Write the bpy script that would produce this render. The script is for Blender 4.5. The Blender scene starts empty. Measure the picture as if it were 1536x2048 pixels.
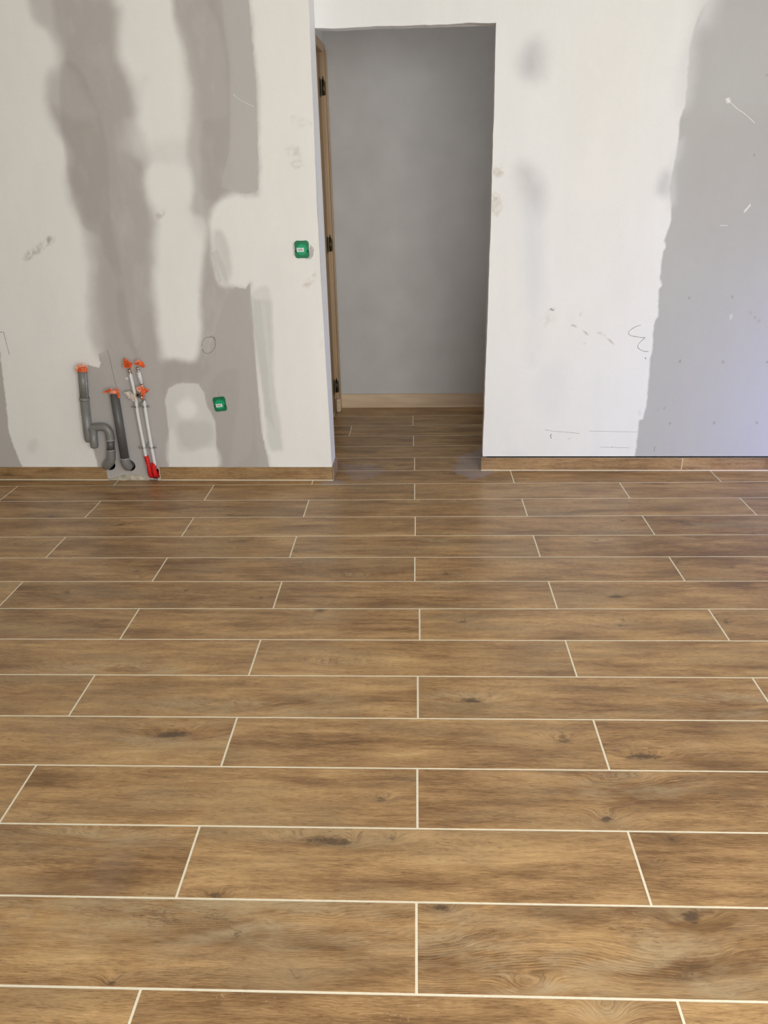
import bpy, bmesh, math, random
import numpy as np
from mathutils import Vector, Matrix

# ---------------------------------------------------------------- camera, light, exposure
scene = bpy.context.scene
COL = scene.collection
cam_data = bpy.data.cameras.new('camera')
cam_data.sensor_fit = 'HORIZONTAL'; cam_data.sensor_width = 36.0
cam_data.lens = 1572.2 / 1536 * 36.0
cam_data.clip_start = 0.05
cam = bpy.data.objects.new('camera', cam_data); COL.objects.link(cam)
cam.matrix_world = Matrix(((0.9990898, 0.0043628, 0.0424326, 0.0),
                           (0.0372560, 0.3952009, -0.9178389, 0.0),
                           (-0.0207737, 0.9185844, 0.3946786, 1.4183),
                           (0, 0, 0, 1)))
scene.camera = cam
scene.view_settings.view_transform = 'Standard'
scene.view_settings.look = 'None'
scene.view_settings.gamma = 1.0
scene.view_settings.use_curve_mapping = False
scene.view_settings.exposure = 0.07

world = bpy.data.worlds.new('daylight'); scene.world = world
world.use_nodes = True
world.node_tree.nodes['Background'].inputs[0].default_value = (0.75, 0.86, 1.0, 1)
world.node_tree.nodes['Background'].inputs[1].default_value = 0.8

W_PASS = (1.95, 4.30, 1.15)
def area(name, loc, aim, sx, sy, power, color, spread=180):
    d = bpy.data.lights.new(name, 'AREA'); d.shape = 'RECTANGLE'; d.size = sx; d.size_y = sy
    d.energy = power; d.color = color; d.spread = math.radians(spread)
    o = bpy.data.objects.new(name, d); COL.objects.link(o); o.location = loc
    o.rotation_euler = Vector(aim).to_track_quat('-Z', 'Y').to_euler()
    return o
# daylight entering by the rear bay window and by the glazed door on the right
area('rear_window_daylight', (0.95, -1.32, 1.40), (-0.10, 1, -0.12), 2.8, 2.0, 143, (0.98, 1.0, 0.985))
area('right_window_daylight', (3.05, 3.10, 0.36), (-1, 0.85, -0.22), 0.7, 0.45, 11.0, (0.27, 0.345, 1.0), 112)
area('passage_daylight', W_PASS, (-1, 0.1, 0.45), 1.0, 1.6, 5.0, (0.95, 0.97, 1.0), 100)

random.seed(7)
RNG = np.random.default_rng(7)

# ---------------------------------------------------------------- measured data
# wall frame: s runs along the partition wall from its corner, d is depth behind its face, z is height
TH = -0.021
OX, OY = -0.43, 3.714
CS, SN = math.cos(TH), math.sin(TH)
def W(s, z, d=0.0):
    return (OX + CS * s - SN * d, OY + SN * s + CS * d, z)
LEFT_LAYERS=[
 ('grey',0.035,1,[(-1.122, 2.242), (-1.144, 2.07), (-1.123, 2.025), (-1.086, 2.001), (-1.061, 1.928), (-1.079, 1.857), (-1.128, 1.816), (-1.149, 1.741), (-1.137, 1.669), (-1.1, 1.579), (-1.095, 1.507), (-1.121, 1.416), (-1.111, 1.32), (-1.073, 1.222), (-1.071, 1.127), (-1.065, 1.039), (-1.104, 0.864), (-1.117, 0.692), (-0.995, 0.521), (-0.79, 0.569), (-0.803, 0.637), (-0.796, 0.807), (-0.789, 0.965), (-0.772, 1.122), (-0.747, 1.265), (-0.765, 1.333), (-0.773, 1.407), (-0.756, 1.493), (-0.794, 1.538), (-0.804, 1.591), (-0.774, 1.674), (-0.761, 1.731), (-0.762, 1.782), (-0.797, 1.85), (-0.812, 1.901), (-0.783, 2.047), (-0.799, 2.095), (-0.793, 2.231)]),
 ('grey',0.004,1,[(-1.109, 0.649), (-1.104, 0.605), (-1.115, 0.583), (-1.139, 0.588), (-1.17, 0.598), (-1.196, 0.522), (-1.212, 0.345), (-1.218, 0.187), (-1.21, 0.126), (-1.205, 0.063), (-1.218, -0.058), (-0.834, -0.057), (-0.759, 0.519), (-0.85, 0.666), (-0.994, 0.691)]),
 ('grey',0.02,1,[(-0.537, 2.223), (-0.552, 2.071), (-0.552, 2.007), (-0.533, 1.926), (-0.522, 1.842), (-0.523, 1.672), (-0.563, 1.541), (-0.559, 1.459), (-0.551, 1.376), (-0.572, 1.281), (-0.538, 1.253), (-0.516, 1.213), (-0.53, 1.162), (-0.567, 0.962), (-0.591, 0.754), (-0.625, 0.63), (-0.661, 0.611), (-0.803, 0.613), (-0.816, 0.445), (-0.848, 0.053), (-0.837, -0.085), (-0.314, -0.084), (-0.319, 0.077), (-0.341, 0.246), (-0.344, 0.42), (-0.342, 0.642), (-0.337, 0.802), (-0.343, 0.899), (-0.339, 0.968), (-0.362, 0.944), (-0.441, 0.956), (-0.483, 0.981), (-0.5, 1.103), (-0.505, 1.183), (-0.503, 1.246), (-0.479, 1.298), (-0.439, 1.333), (-0.37, 1.348), (-0.309, 1.351), (-0.263, 1.37), (-0.25, 1.579), (-0.239, 1.752), (-0.24, 1.918), (-0.244, 2.078), (-0.238, 2.213)]),
 ('grey',0.004,1,[(-0.339, 0.971), (-0.363, 0.942), (-0.408, 0.954), (-0.461, 0.896), (-0.623, 0.518), (-0.834, -0.057), (-0.324, -0.056), (-0.319, 0.077), (-0.341, 0.246), (-0.344, 0.42), (-0.342, 0.642), (-0.337, 0.802)]),
 ('grey',0.004,1,[(-0.306, 2.215), (-0.244, 2.078), (-0.24, 1.918), (-0.239, 1.752), (-0.25, 1.579), (-0.263, 1.37), (-0.309, 1.351), (-0.347, 1.355), (-0.418, 1.53), (-0.413, 1.978), (-0.407, 2.218)]),
 ('grey',0.006,1,[(-1.738, 0.698), (-1.596, 0.66), (-1.612, 0.484), (-1.639, 0.249), (-1.624, 0.147), (-1.605, 0.063), (-1.625, -0.087), (-2.006, -0.088)]),
 ('greylight',0.02,0.75,[(-1.121, 2.208), (-1.144, 2.07), (-1.119, 2.025), (-1.079, 1.994), (-1.061, 1.997), (-1.057, 2.085), (-1.042, 2.205)]),
 ('greylight',0.025,0.6,[(-1.129, 1.834), (-1.141, 1.74), (-1.079, 1.691), (-1.04, 1.661), (-0.947, 1.688), (-0.987, 1.774), (-1.01, 1.831), (-1.067, 1.851)]),
 ('greylight',0.03,0.55,[(-0.537, 1.892), (-0.558, 1.611), (-0.584, 1.474), (-0.561, 1.372), (-0.582, 1.269), (-0.542, 1.183), (-0.514, 1.183), (-0.507, 1.371), (-0.498, 1.531), (-0.497, 1.724), (-0.512, 1.891), (-0.538, 1.982)]),
 ('greylight',0.03,0.7,[(-0.87, 1.54), (-0.815, 1.519), (-0.756, 1.493), (-0.732, 1.537), (-0.794, 1.655), (-0.834, 1.637)]),
 ('greylight',0.03,0.6,[(-1.074, 1.192), (-1.094, 0.994), (-1.126, 0.811), (-1.121, 0.668), (-1.081, 0.668), (-1.057, 0.903), (-1.031, 1.126), (-1.024, 1.234)]),
 ('greydark',0.012,0.45,[(-1.107, 1.565), (-1.107, 1.341), (-1.068, 1.224), (-1.018, 1.191), (-0.999, 1.104), (-0.965, 0.993), (-0.98, 0.809), (-0.943, 0.667), (-0.918, 0.638), (-0.92, 0.691), (-0.938, 0.832), (-0.933, 0.97), (-0.937, 1.081), (-0.948, 1.19), (-0.947, 1.254), (-0.916, 1.541), (-0.939, 1.735), (-1.003, 1.868), (-1.071, 1.851)]),
 ('greydark',0.012,0.3,[(-0.426, 2.083), (-0.368, 2.012), (-0.356, 1.887), (-0.356, 1.795), (-0.378, 1.664), (-0.45, 1.647), (-0.489, 1.609), (-0.52, 1.371), (-0.484, 1.329), (-0.391, 1.369), (-0.367, 1.645), (-0.349, 1.832), (-0.372, 1.977), (-0.39, 2.082)]),
 ('greyz',0.006,0.5,[(-0.347, 2.216), (-0.356, 2.011), (-0.345, 1.868), (-0.351, 1.721), (-0.375, 1.529), (-0.433, 1.386), (-0.347, 1.355), (-0.309, 1.351), (-0.263, 1.37), (-0.25, 1.579), (-0.239, 1.752), (-0.24, 1.918), (-0.244, 2.078), (-0.238, 2.213)]),
 ('greydark',0.02,0.35,[(-0.411, 2.185), (-0.41, 2.048), (-0.367, 1.976), (-0.364, 1.851), (-0.365, 1.796), (-0.342, 1.813), (-0.347, 1.976), (-0.378, 2.184)]),
 ('greydark',0.012,0.28,[(-0.562, 0.513), (-0.445, 0.578), (-0.438, 0.443), (-0.516, 0.053), (-0.377, 0.053), (-0.386, 0.417), (-0.396, 0.16), (-0.573, 0.053), (-0.568, 0.291), (-0.585, 0.418)]),
 ('greydark',0.015,0.25,[(-0.784, 0.612), (-0.623, 0.621), (-0.597, 0.664), (-0.568, 0.567), (-0.635, 0.518), (-0.773, 0.507), (-0.816, 0.445)]),
 ('greydark',0.004,0.35,[(-0.5, 1.103), (-0.483, 0.981), (-0.465, 0.972), (-0.489, 1.074), (-0.44, 0.961), (-0.443, 1.03), (-0.475, 1.122)]),
 ('greylight',0.015,0.8,[(-0.491, 1.139), (-0.474, 0.997), (-0.44, 0.967), (-0.411, 1.073), (-0.437, 1.181), (-0.476, 1.199)]),
 ('white',0.006,0.62,[(-0.809, 0.422), (-0.784, 0.479), (-0.744, 0.499), (-0.711, 0.504), (-0.633, 0.498), (-0.61, 0.456), (-0.601, 0.386), (-0.569, 0.304), (-0.577, 0.186), (-0.582, 0.069), (-0.833, 0.069), (-0.812, 0.247)]),
 ('white',0.02,0.95,[(-0.759, 0.386), (-0.734, 0.419), (-0.695, 0.431), (-0.661, 0.404), (-0.663, 0.363), (-0.695, 0.332), (-0.74, 0.338)]),
 ('white',0.012,0.6,[(-0.802, 0.266), (-0.781, 0.213), (-0.763, 0.147), (-0.685, 0.16), (-0.612, 0.173), (-0.575, 0.16), (-0.582, 0.069), (-0.833, 0.069)]),
 ('greydark',0.02,0.25,[(-0.771, 0.291), (-0.697, 0.317), (-0.599, 0.291), (-0.597, 0.213), (-0.663, 0.173), (-0.734, 0.173), (-0.765, 0.218)]),
 ('greenish',0.012,0.6,[(-0.341, 0.899), (-0.296, 0.893), (-0.248, 0.884), (-0.248, 0.755), (-0.255, 0.613), (-0.257, 0.417), (-0.239, 0.186), (-0.262, 0.16), (-0.311, 0.178), (-0.317, 0.417), (-0.33, 0.614), (-0.337, 0.756)]),
 ('greenish',0.01,0.55,[(-0.325, 0.894), (-0.296, 0.893), (-0.286, 0.613), (-0.287, 0.417), (-0.274, 0.264), (-0.318, 0.341), (-0.324, 0.565), (-0.332, 0.756)]),
 ('greylight',0.012,0.5,[(-0.329, 0.928), (-0.267, 0.961), (-0.245, 0.893), (-0.256, 0.661), (-0.273, 0.661), (-0.275, 0.866), (-0.332, 0.867)]),
 ('greenish',0.015,0.35,[(-1.545, 0.201), (-1.508, 0.228), (-1.5, 0.188), (-1.529, 0.147), (-1.558, 0.161)]),
 ('greylight',0.03,0.35,[(-0.761, 1.537), (-0.678, 1.575), (-0.568, 1.568), (-0.586, 1.494), (-0.647, 1.471), (-0.734, 1.493)]),
 ('white',0.022,0.9,[(-0.759, 1.437), (-0.738, 1.461), (-0.646, 1.475), (-0.577, 1.457), (-0.558, 1.413), (-0.562, 1.362), (-0.595, 1.311), (-0.67, 1.295), (-0.738, 1.334), (-0.764, 1.376)]),
 ('greylight',0.02,0.25,[(-0.75, 1.806), (-0.687, 1.823), (-0.719, 1.749), (-0.751, 1.75)]),
 ('dirt',0.01,0.5,[(-1.387, 1.088), (-1.372, 1.114), (-1.324, 1.14), (-1.284, 1.161), (-1.255, 1.178), (-1.225, 1.186), (-1.234, 1.165), (-1.275, 1.148), (-1.314, 1.118), (-1.357, 1.092)]),
 ('dirt',0.006,0.55,[(-0.747, 1.267), (-0.722, 1.284), (-0.698, 1.292), (-0.703, 1.271), (-0.733, 1.25)]),
 ('dirt',0.008,0.5,[(-1.261, 1.182), (-1.246, 1.186), (-1.244, 1.173), (-1.261, 1.167)]),
 ('brown',0.01,0.45,[(-0.089, 0.954), (-0.062, 0.98), (-0.033, 1.006), (-0.039, 0.98), (-0.059, 0.958), (-0.075, 0.947)]),
 ('brown',0.006,0.25,[(-0.025, 0.715), (-0.016, 0.715), (-0.013, 0.673), (-0.022, 0.678)]),
 ('dirt',0.012,0.22,[(-0.095, 1.648), (-0.053, 1.637), (-0.015, 1.621), (-0.063, 1.615), (-0.092, 1.627)]),
 ('dirt',0.01,0.28,[(-0.128, 1.527), (-0.09, 1.538), (-0.06, 1.522), (-0.07, 1.498), (-0.118, 1.503)]),
 ('dirt',0.01,0.28,[(-0.112, 1.474), (-0.071, 1.482), (-0.055, 1.462), (-0.096, 1.451)]),
 ('whiter',0.002,0.9,[(-0.991, 0.533), (-0.983, 0.535), (-0.977, 0.528), (-0.98, 0.521), (-0.99, 0.523)]),
 ('holegrey',0.002,0.9,[(-0.048, 1.132), (-0.04, 1.124), (-0.034, 1.111), (-0.04, 1.085), (-0.054, 1.072), (-0.07, 1.074), (-0.055, 1.1)]),
 ('holegrey',0.002,0.6,[(-0.125, 1.144), (-0.116, 1.146), (-0.12, 1.086), (-0.126, 1.086), (-0.129, 1.116)]),
]
RIGHT_LAYERS=[
 ('greyr',0.008,1,[(1.607, 2.183), (1.626, 2.045), (1.597, 2.006), (1.577, 1.925), (1.573, 1.851), (1.581, 1.656), (1.565, 1.616), (1.569, 1.517), (1.56, 1.403), (1.553, 1.332), (1.574, 1.244), (1.579, 1.202), (1.561, 1.131), (1.555, 1.112), (1.565, 1.099), (1.567, 1.079), (1.558, 1.066), (1.558, 1.007), (1.558, 0.949), (1.571, 0.917), (1.559, 0.897), (1.564, 0.838), (1.569, 0.773), (1.556, 0.745), (1.553, 0.729), (1.558, 0.662), (1.559, 0.629), (1.556, 0.578), (1.556, 0.527), (1.56, 0.453), (1.563, 0.337), (1.553, 0.268), (1.534, 0.266), (1.535, 0.158), (1.534, 0.079), (1.546, -0.138), (4.314, -0.13), (3.49, 2.12)]),
 ('whitesoft',0.045,0.85,[(1.587, 2.149), (1.582, 1.994), (1.575, 1.925), (1.552, 1.851), (1.546, 1.74), (1.564, 1.657), (1.596, 1.702), (1.591, 1.868), (1.61, 1.94), (1.652, 1.974), (1.667, 2.147)]),
 ('whitesoft',0.02,0.5,[(1.569, 1.517), (1.527, 1.404), (1.492, 1.333), (1.545, 1.286), (1.563, 1.244), (1.589, 1.285), (1.57, 1.403), (1.591, 1.516)]),
 ('smudge',0.03,0.6,[(1.502, 1.39), (1.498, 1.318), (1.54, 1.297), (1.558, 1.327), (1.54, 1.399)]),
 ('greyr2',0.06,0.4,[(1.654, 1.585), (1.924, 1.674), (2.263, 1.666), (2.388, 1.06), (1.774, 1.026), (1.651, 1.284)]),
 ('greyrl',0.08,0.5,[(1.637, 2.01), (1.917, 2.001), (2.015, 1.672), (1.855, 1.638), (1.683, 1.68)]),
 ('smudge',0.05,0.75,[(0.889, 1.897), (0.934, 1.923), (0.963, 1.895), (0.958, 1.794), (0.895, 1.786), (0.872, 1.833)]),
 ('smudge',0.05,0.7,[(0.882, 1.433), (0.939, 1.432), (0.995, 1.339), (0.985, 1.233), (0.936, 1.234), (0.906, 1.34)]),
 ('bluish',0.05,0.8,[(0.921, 1.256), (0.99, 1.233), (1.018, 0.948), (1.013, 0.619), (0.979, 0.571), (0.946, 0.857), (0.921, 1.083)]),
 ('bluish',0.05,0.35,[(1.03, 0.521), (1.126, 0.545), (1.183, 0.42), (1.118, 0.293), (1.014, 0.37)]),
 ('bluish',0.02,0.5,[(0.877, 0.095), (0.928, 0.103), (0.967, 0.087), (0.955, 0.071), (0.883, 0.073)]),
 ('cream',0.08,0.5,[(1.093, 1.955), (1.381, 1.947), (1.413, 1.247), (1.238, 0.944), (1.087, 1.124), (1.078, 1.579)]),
 ('cream',0.07,0.5,[(0.782, 1.041), (0.907, 1.083), (0.967, 0.81), (1.245, 0.853), (1.371, 0.987), (1.49, 0.941), (1.264, 0.617), (0.88, 0.621), (0.791, 0.765)]),
 ('bluish',0.03,0.25,[(1.3, 0.47), (1.329, 0.469), (1.357, 0.095), (1.327, 0.095)]),
 ('brown',0.012,0.5,[(0.771, 1.436), (0.802, 1.441), (0.82, 1.414), (0.799, 1.4), (0.772, 1.405)]),
 ('brown',0.012,0.55,[(0.768, 1.333), (0.797, 1.317), (0.813, 1.268), (0.796, 1.237), (0.77, 1.25)]),
 ('brown',0.004,0.4,[(1.056, 0.809), (1.065, 0.823), (1.089, 0.816), (1.071, 0.804)]),
 ('brown',0.02,0.2,[(1.029, 0.763), (1.062, 0.797), (1.076, 0.762), (1.047, 0.739)]),
 ('dirt',0.003,0.55,[(1.158, 0.738), (1.174, 0.74), (1.196, 0.73), (1.185, 0.728)]),
 ('dirt',0.003,0.6,[(1.221, 0.713), (1.238, 0.704), (1.254, 0.687), (1.239, 0.694)]),
 ('dirt',0.004,0.5,[(1.288, 0.701), (1.312, 0.701), (1.33, 0.684), (1.305, 0.694)]),
 ('dirt',0.003,0.6,[(1.335, 0.674), (1.355, 0.667), (1.371, 0.65), (1.384, 0.635), (1.361, 0.652)]),
 ('dirt',0.004,0.4,[(1.231, 0.651), (1.242, 0.651), (1.243, 0.644), (1.233, 0.646)]),
 ('dirt',0.004,0.6,[(1.203, 0.791), (1.212, 0.793), (1.216, 0.779), (1.206, 0.779)]),
 ('ovalg',0.004,0.5,[(1.524, 0.317), (1.532, 0.332), (1.541, 0.317), (1.541, 0.291), (1.529, 0.291)]),
 ('dirt',0.004,0.7,[(1.985, 0.794), (1.997, 0.791), (1.996, 0.78), (1.987, 0.782)]),
 ('dirt',0.004,0.6,[(2.011, 0.77), (2.021, 0.766), (2.021, 0.756), (2.013, 0.759)]),
 ('dirt',0.004,0.6,[(2.033, 0.754), (2.042, 0.751), (2.042, 0.74), (2.032, 0.745)]),
 ('white',0.005,0.5,[(1.901, 0.776), (1.911, 0.783), (1.912, 0.762), (1.904, 0.753)]),
 ('white',0.003,0.9,[(1.747, 1.683), (1.761, 1.686), (1.771, 1.671), (1.756, 1.665)]),
 ('white',0.003,0.8,[(1.892, 1.23), (1.915, 1.262), (1.92, 1.258), (1.901, 1.229)]),
 ('dirt',0.002,0.7,[(1.646, 0.332), (1.653, 0.334), (1.655, 0.322), (1.645, 0.319)]),
 ('dirt',0.002,0.7,[(1.616, 0.322), (1.623, 0.324), (1.624, 0.314), (1.617, 0.314)]),
 ('dirt',0.003,0.8,[(1.692, 0.566), (1.701, 0.566), (1.703, 0.554), (1.693, 0.554)]),
 ('dirt',0.003,0.8,[(1.895, 0.56), (1.905, 0.56), (1.907, 0.548), (1.897, 0.548)]),
 ('dirt',0.003,0.8,[(1.682, 0.253), (1.692, 0.253), (1.693, 0.24), (1.684, 0.24)]),
 ('dirt',0.003,0.8,[(1.896, 0.255), (1.906, 0.255), (1.908, 0.242), (1.898, 0.242)]),
 ('dirt',0.003,0.8,[(2.104, 0.255), (2.114, 0.255), (2.116, 0.242), (2.106, 0.242)]),
 ('dirt',0.003,0.8,[(2.102, 0.558), (2.111, 0.558), (2.113, 0.546), (2.104, 0.546)]),
 ('dirt',0.003,0.8,[(1.894, 0.865), (1.903, 0.864), (1.905, 0.853), (1.896, 0.853)]),
 ('dirt',0.003,0.8,[(1.696, 0.862), (1.705, 0.862), (1.707, 0.851), (1.698, 0.851)]),
 ('dirt',0.003,0.8,[(1.9, 1.773), (1.908, 1.773), (1.909, 1.764), (1.901, 1.764)]),
 ('dirt',0.003,0.8,[(1.895, 1.467), (1.904, 1.467), (1.905, 1.457), (1.897, 1.457)]),
]
MARKS=[
 ('L',0.0016,[(-0.595, 0.68), (-0.59, 0.704), (-0.573, 0.721), (-0.553, 0.725), (-0.534, 0.72), (-0.527, 0.704), (-0.532, 0.678), (-0.546, 0.659), (-0.567, 0.647), (-0.586, 0.652), (-0.596, 0.669)]),
 ('L',0.0014,[(-0.553, 0.725), (-0.541, 0.73), (-0.53, 0.72), (-0.529, 0.706)]),
 ('L',0.0016,[(-1.575, 0.757), (-1.559, 0.759), (-1.556, 0.749), (-1.554, 0.701), (-1.551, 0.648)]),
 ('L',0.0012,[(-1.061, 0.668), (-1.055, 0.632), (-1.05, 0.558), (-1.044, 0.484)]),
 ('L',0.001,[(-0.536, 0.456), (-0.538, 0.436)]),
 ('L',0.001,[(-0.048, 1.132), (-0.04, 1.124), (-0.034, 1.111), (-0.04, 1.085), (-0.054, 1.07)]),
 ('R',0.0016,[(1.494, 0.734), (1.467, 0.725), (1.447, 0.711), (1.439, 0.697), (1.45, 0.685), (1.472, 0.68), (1.505, 0.675), (1.519, 0.675), (1.506, 0.661), (1.492, 0.644), (1.491, 0.627), (1.507, 0.615), (1.526, 0.608), (1.543, 0.608)]),
 ('R',0.0022,[(1.107, 0.194), (1.102, 0.183), (1.108, 0.17)]),
 ('R',0.0025,[(1.063, 0.816), (1.075, 0.807), (1.08, 0.809)]),
 ('R',0.001,[(1.073, 0.217), (1.111, 0.209), (1.173, 0.204), (1.249, 0.196)]),
 ('R',0.001,[(1.293, 0.209), (1.533, 0.203)]),
 ('R',0.001,[(1.355, 0.124), (1.505, 0.119)]),
 ('R',0.0014,[(1.628, 0.129), (1.626, 0.097)]),
 ('R',0.0014,[(1.193, 0.17), (1.199, 0.167)]),
 ('R',0.003,[(1.53, 0.579), (1.535, 0.571)]),
 ('R',0.0014,[(1.208, 0.172), (1.211, 0.172)]),
 ('R',0.0014,[(1.412, 0.127), (1.417, 0.121)]),
 ('W',0.002,[(1.748, 1.684), (1.772, 1.667), (1.803, 1.643), (1.837, 1.623), (1.884, 1.587)]),
 ('W',0.002,[(1.894, 1.232), (1.918, 1.26)]),
 ('W',0.0015,[(1.797, 1.174), (1.83, 1.174)]),
 ('W2',0.0012,[(-0.34, 1.743), (-0.317, 1.724), (-0.288, 1.708), (-0.255, 1.694)]),
]
P1= [(-1.184, 0.586), (-1.199, 0.436), (-1.205, 0.355), (-1.214, 0.215)]
STUB= [(-1.181, 0.272), (-1.189, 0.188)]
BR= [(-1.2, 0.283), (-1.171, 0.29), (-1.137, 0.293), (-1.115, 0.288), (-1.103, 0.269), (-1.101, 0.246), (-1.102, 0.225)]
DK= [(-1.102, 0.225), (-1.108, 0.175)]
EL_PTS= [(-1.108, 0.175), (-1.112, 0.141), (-1.123, 0.114), (-1.144, 0.098)]
P2= [(-1.045, 0.473), (-1.044, 0.303), (-1.043, 0.13)]
EL2= [(-1.043, 0.13), (-1.039, 0.103), (-1.028, 0.09)]
W1= [(-0.95, 0.558), (-0.942, 0.447), (-0.943, 0.354), (-0.936, 0.191), (-0.931, 0.079)]
W2= [(-0.901, 0.422), (-0.902, 0.354), (-0.898, 0.191), (-0.893, 0.092)]
W3= [(-0.908, 0.575), (-0.902, 0.514)]
VAL= [(-0.925, 0.46)]
HK= [(-0.938, 0.14), (-0.937, 0.038)]
HOLES= [(-1.142, 0.08), (-1.038, 0.077), (-0.91, 0.022)]
T1= [(-1.211, 0.583), (-1.202, 0.605), (-1.184, 0.612), (-1.155, 0.61), (-1.147, 0.597), (-1.156, 0.576), (-1.163, 0.59), (-1.187, 0.593), (-1.202, 0.578)]
T2= [(-1.085, 0.482), (-1.062, 0.486), (-1.04, 0.496), (-1.02, 0.496), (-1.013, 0.481), (-1.016, 0.447), (-1.028, 0.452), (-1.031, 0.479), (-1.049, 0.474), (-1.067, 0.467)]
T3= [(-0.969, 0.639), (-0.955, 0.634), (-0.94, 0.62), (-0.932, 0.603), (-0.945, 0.586), (-0.962, 0.586), (-0.982, 0.599)]
T4= [(-0.922, 0.61), (-0.902, 0.627), (-0.886, 0.622), (-0.872, 0.603), (-0.883, 0.593), (-0.896, 0.6), (-0.921, 0.6)]
T5= [(-0.927, 0.488), (-0.896, 0.498), (-0.867, 0.48), (-0.886, 0.471), (-0.895, 0.441), (-0.902, 0.458), (-0.91, 0.476)]
CL= [(-0.99, 0.469), (-0.955, 0.471), (-0.937, 0.459), (-0.935, 0.439), (-0.951, 0.434), (-0.966, 0.446)]
MORT= [(-1.177, -0.005), (-1.17, 0.003), (-1.131, 0.019), (-1.071, 0.03), (-1.029, 0.031), (-0.98, 0.022), (-0.949, 0.006), (-0.956, -0.008)]
BOXES= [(-0.086, 1.114), (-0.537, 0.398)]
KNOTS=[
(-0.51, 1.157, 0.3, 0.05, 0.5, 1),(-0.438, 1.212, 0.03, 0.012, 0.9, 0.3),(0.151, 1.903, 0.07, 0.022, 1, 1),(-0.682, 1.737, 0.1, 0.025, 1, 1),(-0.235, 1.37, 0.1, 0.02, 0.8, 0.3),(-0.171, 1.364, 0.03, 0.02, 0.6, 0.3),(0.383, 1.729, 0.06, 0.018, 0.7, 0.5),(0.593, 1.662, 0.08, 0.018, 0.9, 0.4),(0.448, 1.446, 0.03, 0.02, 1, 0.4),(0.504, 1.56, 0.1, 0.03, 0.3, 1),(0.557, 1.179, 0.035, 0.02, 1, 0.5),(0.515, 1.062, 0.12, 0.05, 0.5, 1),(0.042, 1.192, 0.03, 0.012, 1, 0.3),(-0.089, 1.503, 0.03, 0.012, 0.9, 0.3),(0.153, 2.342, 0.04, 0.015, 0.8, 0.4),(0.712, 2.516, 0.06, 0.018, 1, 0.8),(-1.331, 3.164, 0.06, 0.012, 0.9, 0.4),(-0.752, 2.988, 0.09, 0.02, 0.6, 0.4),(0.077, 2.978, 0.04, 0.02, 0.5, 0.8),(-1.311, 2.538, 0.03, 0.014, 0.8, 0.5),(-0.872, 2.561, 0.02, 0.012, 0.9, 0.5),(-0.577, 2.501, 0.02, 0.014, 0.8, 0.6),(-1.111, 2.72, 0.03, 0.014, 0.7, 0.4),(0.105, 2.692, 0.03, 0.012, 0.8, 0.4),(-0.921, 2.041, 0.2, 0.03, 0.15, 1),(-0.531, 1.849, 0.14, 0.03, 0.1, 1),(0.893, 1.887, 0.09, 0.03, 0.25, 1),(0.684, 2.321, 0.08, 0.02, 0.5, 0.7),(1.047, 2.338, 0.02, 0.012, 0.7, 0.4),(1.175, 3.142, 0.09, 0.02, 0.5, 0.5),(0.898, 3.187, 0.02, 0.01, 0.8, 0.3),(1.166, 3.015, 0.05, 0.02, 0.3, 0.5),(0.732, 2.959, 0.06, 0.02, 0.4, 0.5),(0.209, 1.019, 0.04, 0.02, 0.1, 0.8),(0.031, 1.094, 0.09, 0.05, 0.25, 1),(-0.061, 1.38, 0.02, 0.012, 0.8, 0.3),(0.576, 1.384, 0.02, 0.01, 0.9, 0.2),(-0.621, 2.585, 0.01, 0.01, 0.6, 0.2),(-0.775, 1.376, 0.1, 0.02, 0.3, 0.9),(-0.246, 2.079, 0.1, 0.02, 0.3, 0.6),(-0.954, 3.107, 0.05, 0.012, 0.3, 0.4),(1.211, 2.743, 0.03, 0.012, 0.7, 0.4),(1.005, 3.224, 0.02, 0.01, 0.6, 0.3),(-0.26, 2.672, 0.06, 0.02, 0.3, 0.5),(0.167, 3.773, 0.1, 0.02, 0.3, 0.4),(-0.28, 3.572, 0.12, 0.012, 0.7, 0.3),(-0.961, 3.63, 0.03, 0.01, 0.6, 0.3),(-0.858, 3.277, 0.04, 0.008, 0.9, 0.2),(0.415, 2.32, 0.03, 0.01, 0.3, 0.3),(-0.37, 1.119, 0.02, 0.01, 0.5, 0.2),(-0.59, 1.011, 0.02, 0.01, 0.7, 0.2),(-0.23, 1.03, 0.02, 0.01, 0.5, 0.2)
]
DUST_SHEEN=[  # dusty floor patches with the pale wall's reflection painted into their colour
 (0.035,0.55,[(0.479, 4.222), (0.427, 3.827), (0.259, 3.7), (0.182, 3.817), (0.218, 4.041), (0.305, 4.123), (0.354, 4.225)]),
 (0.03,0.3,[(-0.359, 3.949), (-0.253, 3.971), (-0.167, 3.816), (-0.228, 3.744), (-0.337, 3.675), (-0.375, 3.82)]),
 (0.02,0.3,[(-0.414, 3.974), (-0.277, 3.932), (-0.168, 3.853), (-0.218, 3.809), (-0.326, 3.871), (-0.407, 3.896)]),
 (0.015,0.5,[(-0.438, 3.726), (-0.362, 3.669), (-0.384, 3.628), (-0.484, 3.629)]),
]

ROW_X = {-1: -.027, 0: -.0055, 1: -.0175, 2: -.003, 3: -.0135, 4: -.001, 5: -.0205, 6: .006, 7: -.013, 8: -.011,
         9: -.014, 10: -.0095, 11: -.012, 12: -.013, 13: -.024, 14: -.014, 15: -.02, 16: -.0205, 17: .103, 18: -.025, 19: -.03}
ROW_DY = {14: -.013, 15: -.016, 16: -.021, 17: -.033, 18: -.031, 19: -.03}
PITCH, HALF, Y0 = 0.204, 0.504, 1.0004

# ---------------------------------------------------------------- small helpers
def tag(o, label=None, cat=None, group=None, kind=None):
    for k, v in (('label', label), ('category', cat), ('group', group), ('kind', kind)):
        if v: o[k] = v
    return o

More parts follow.
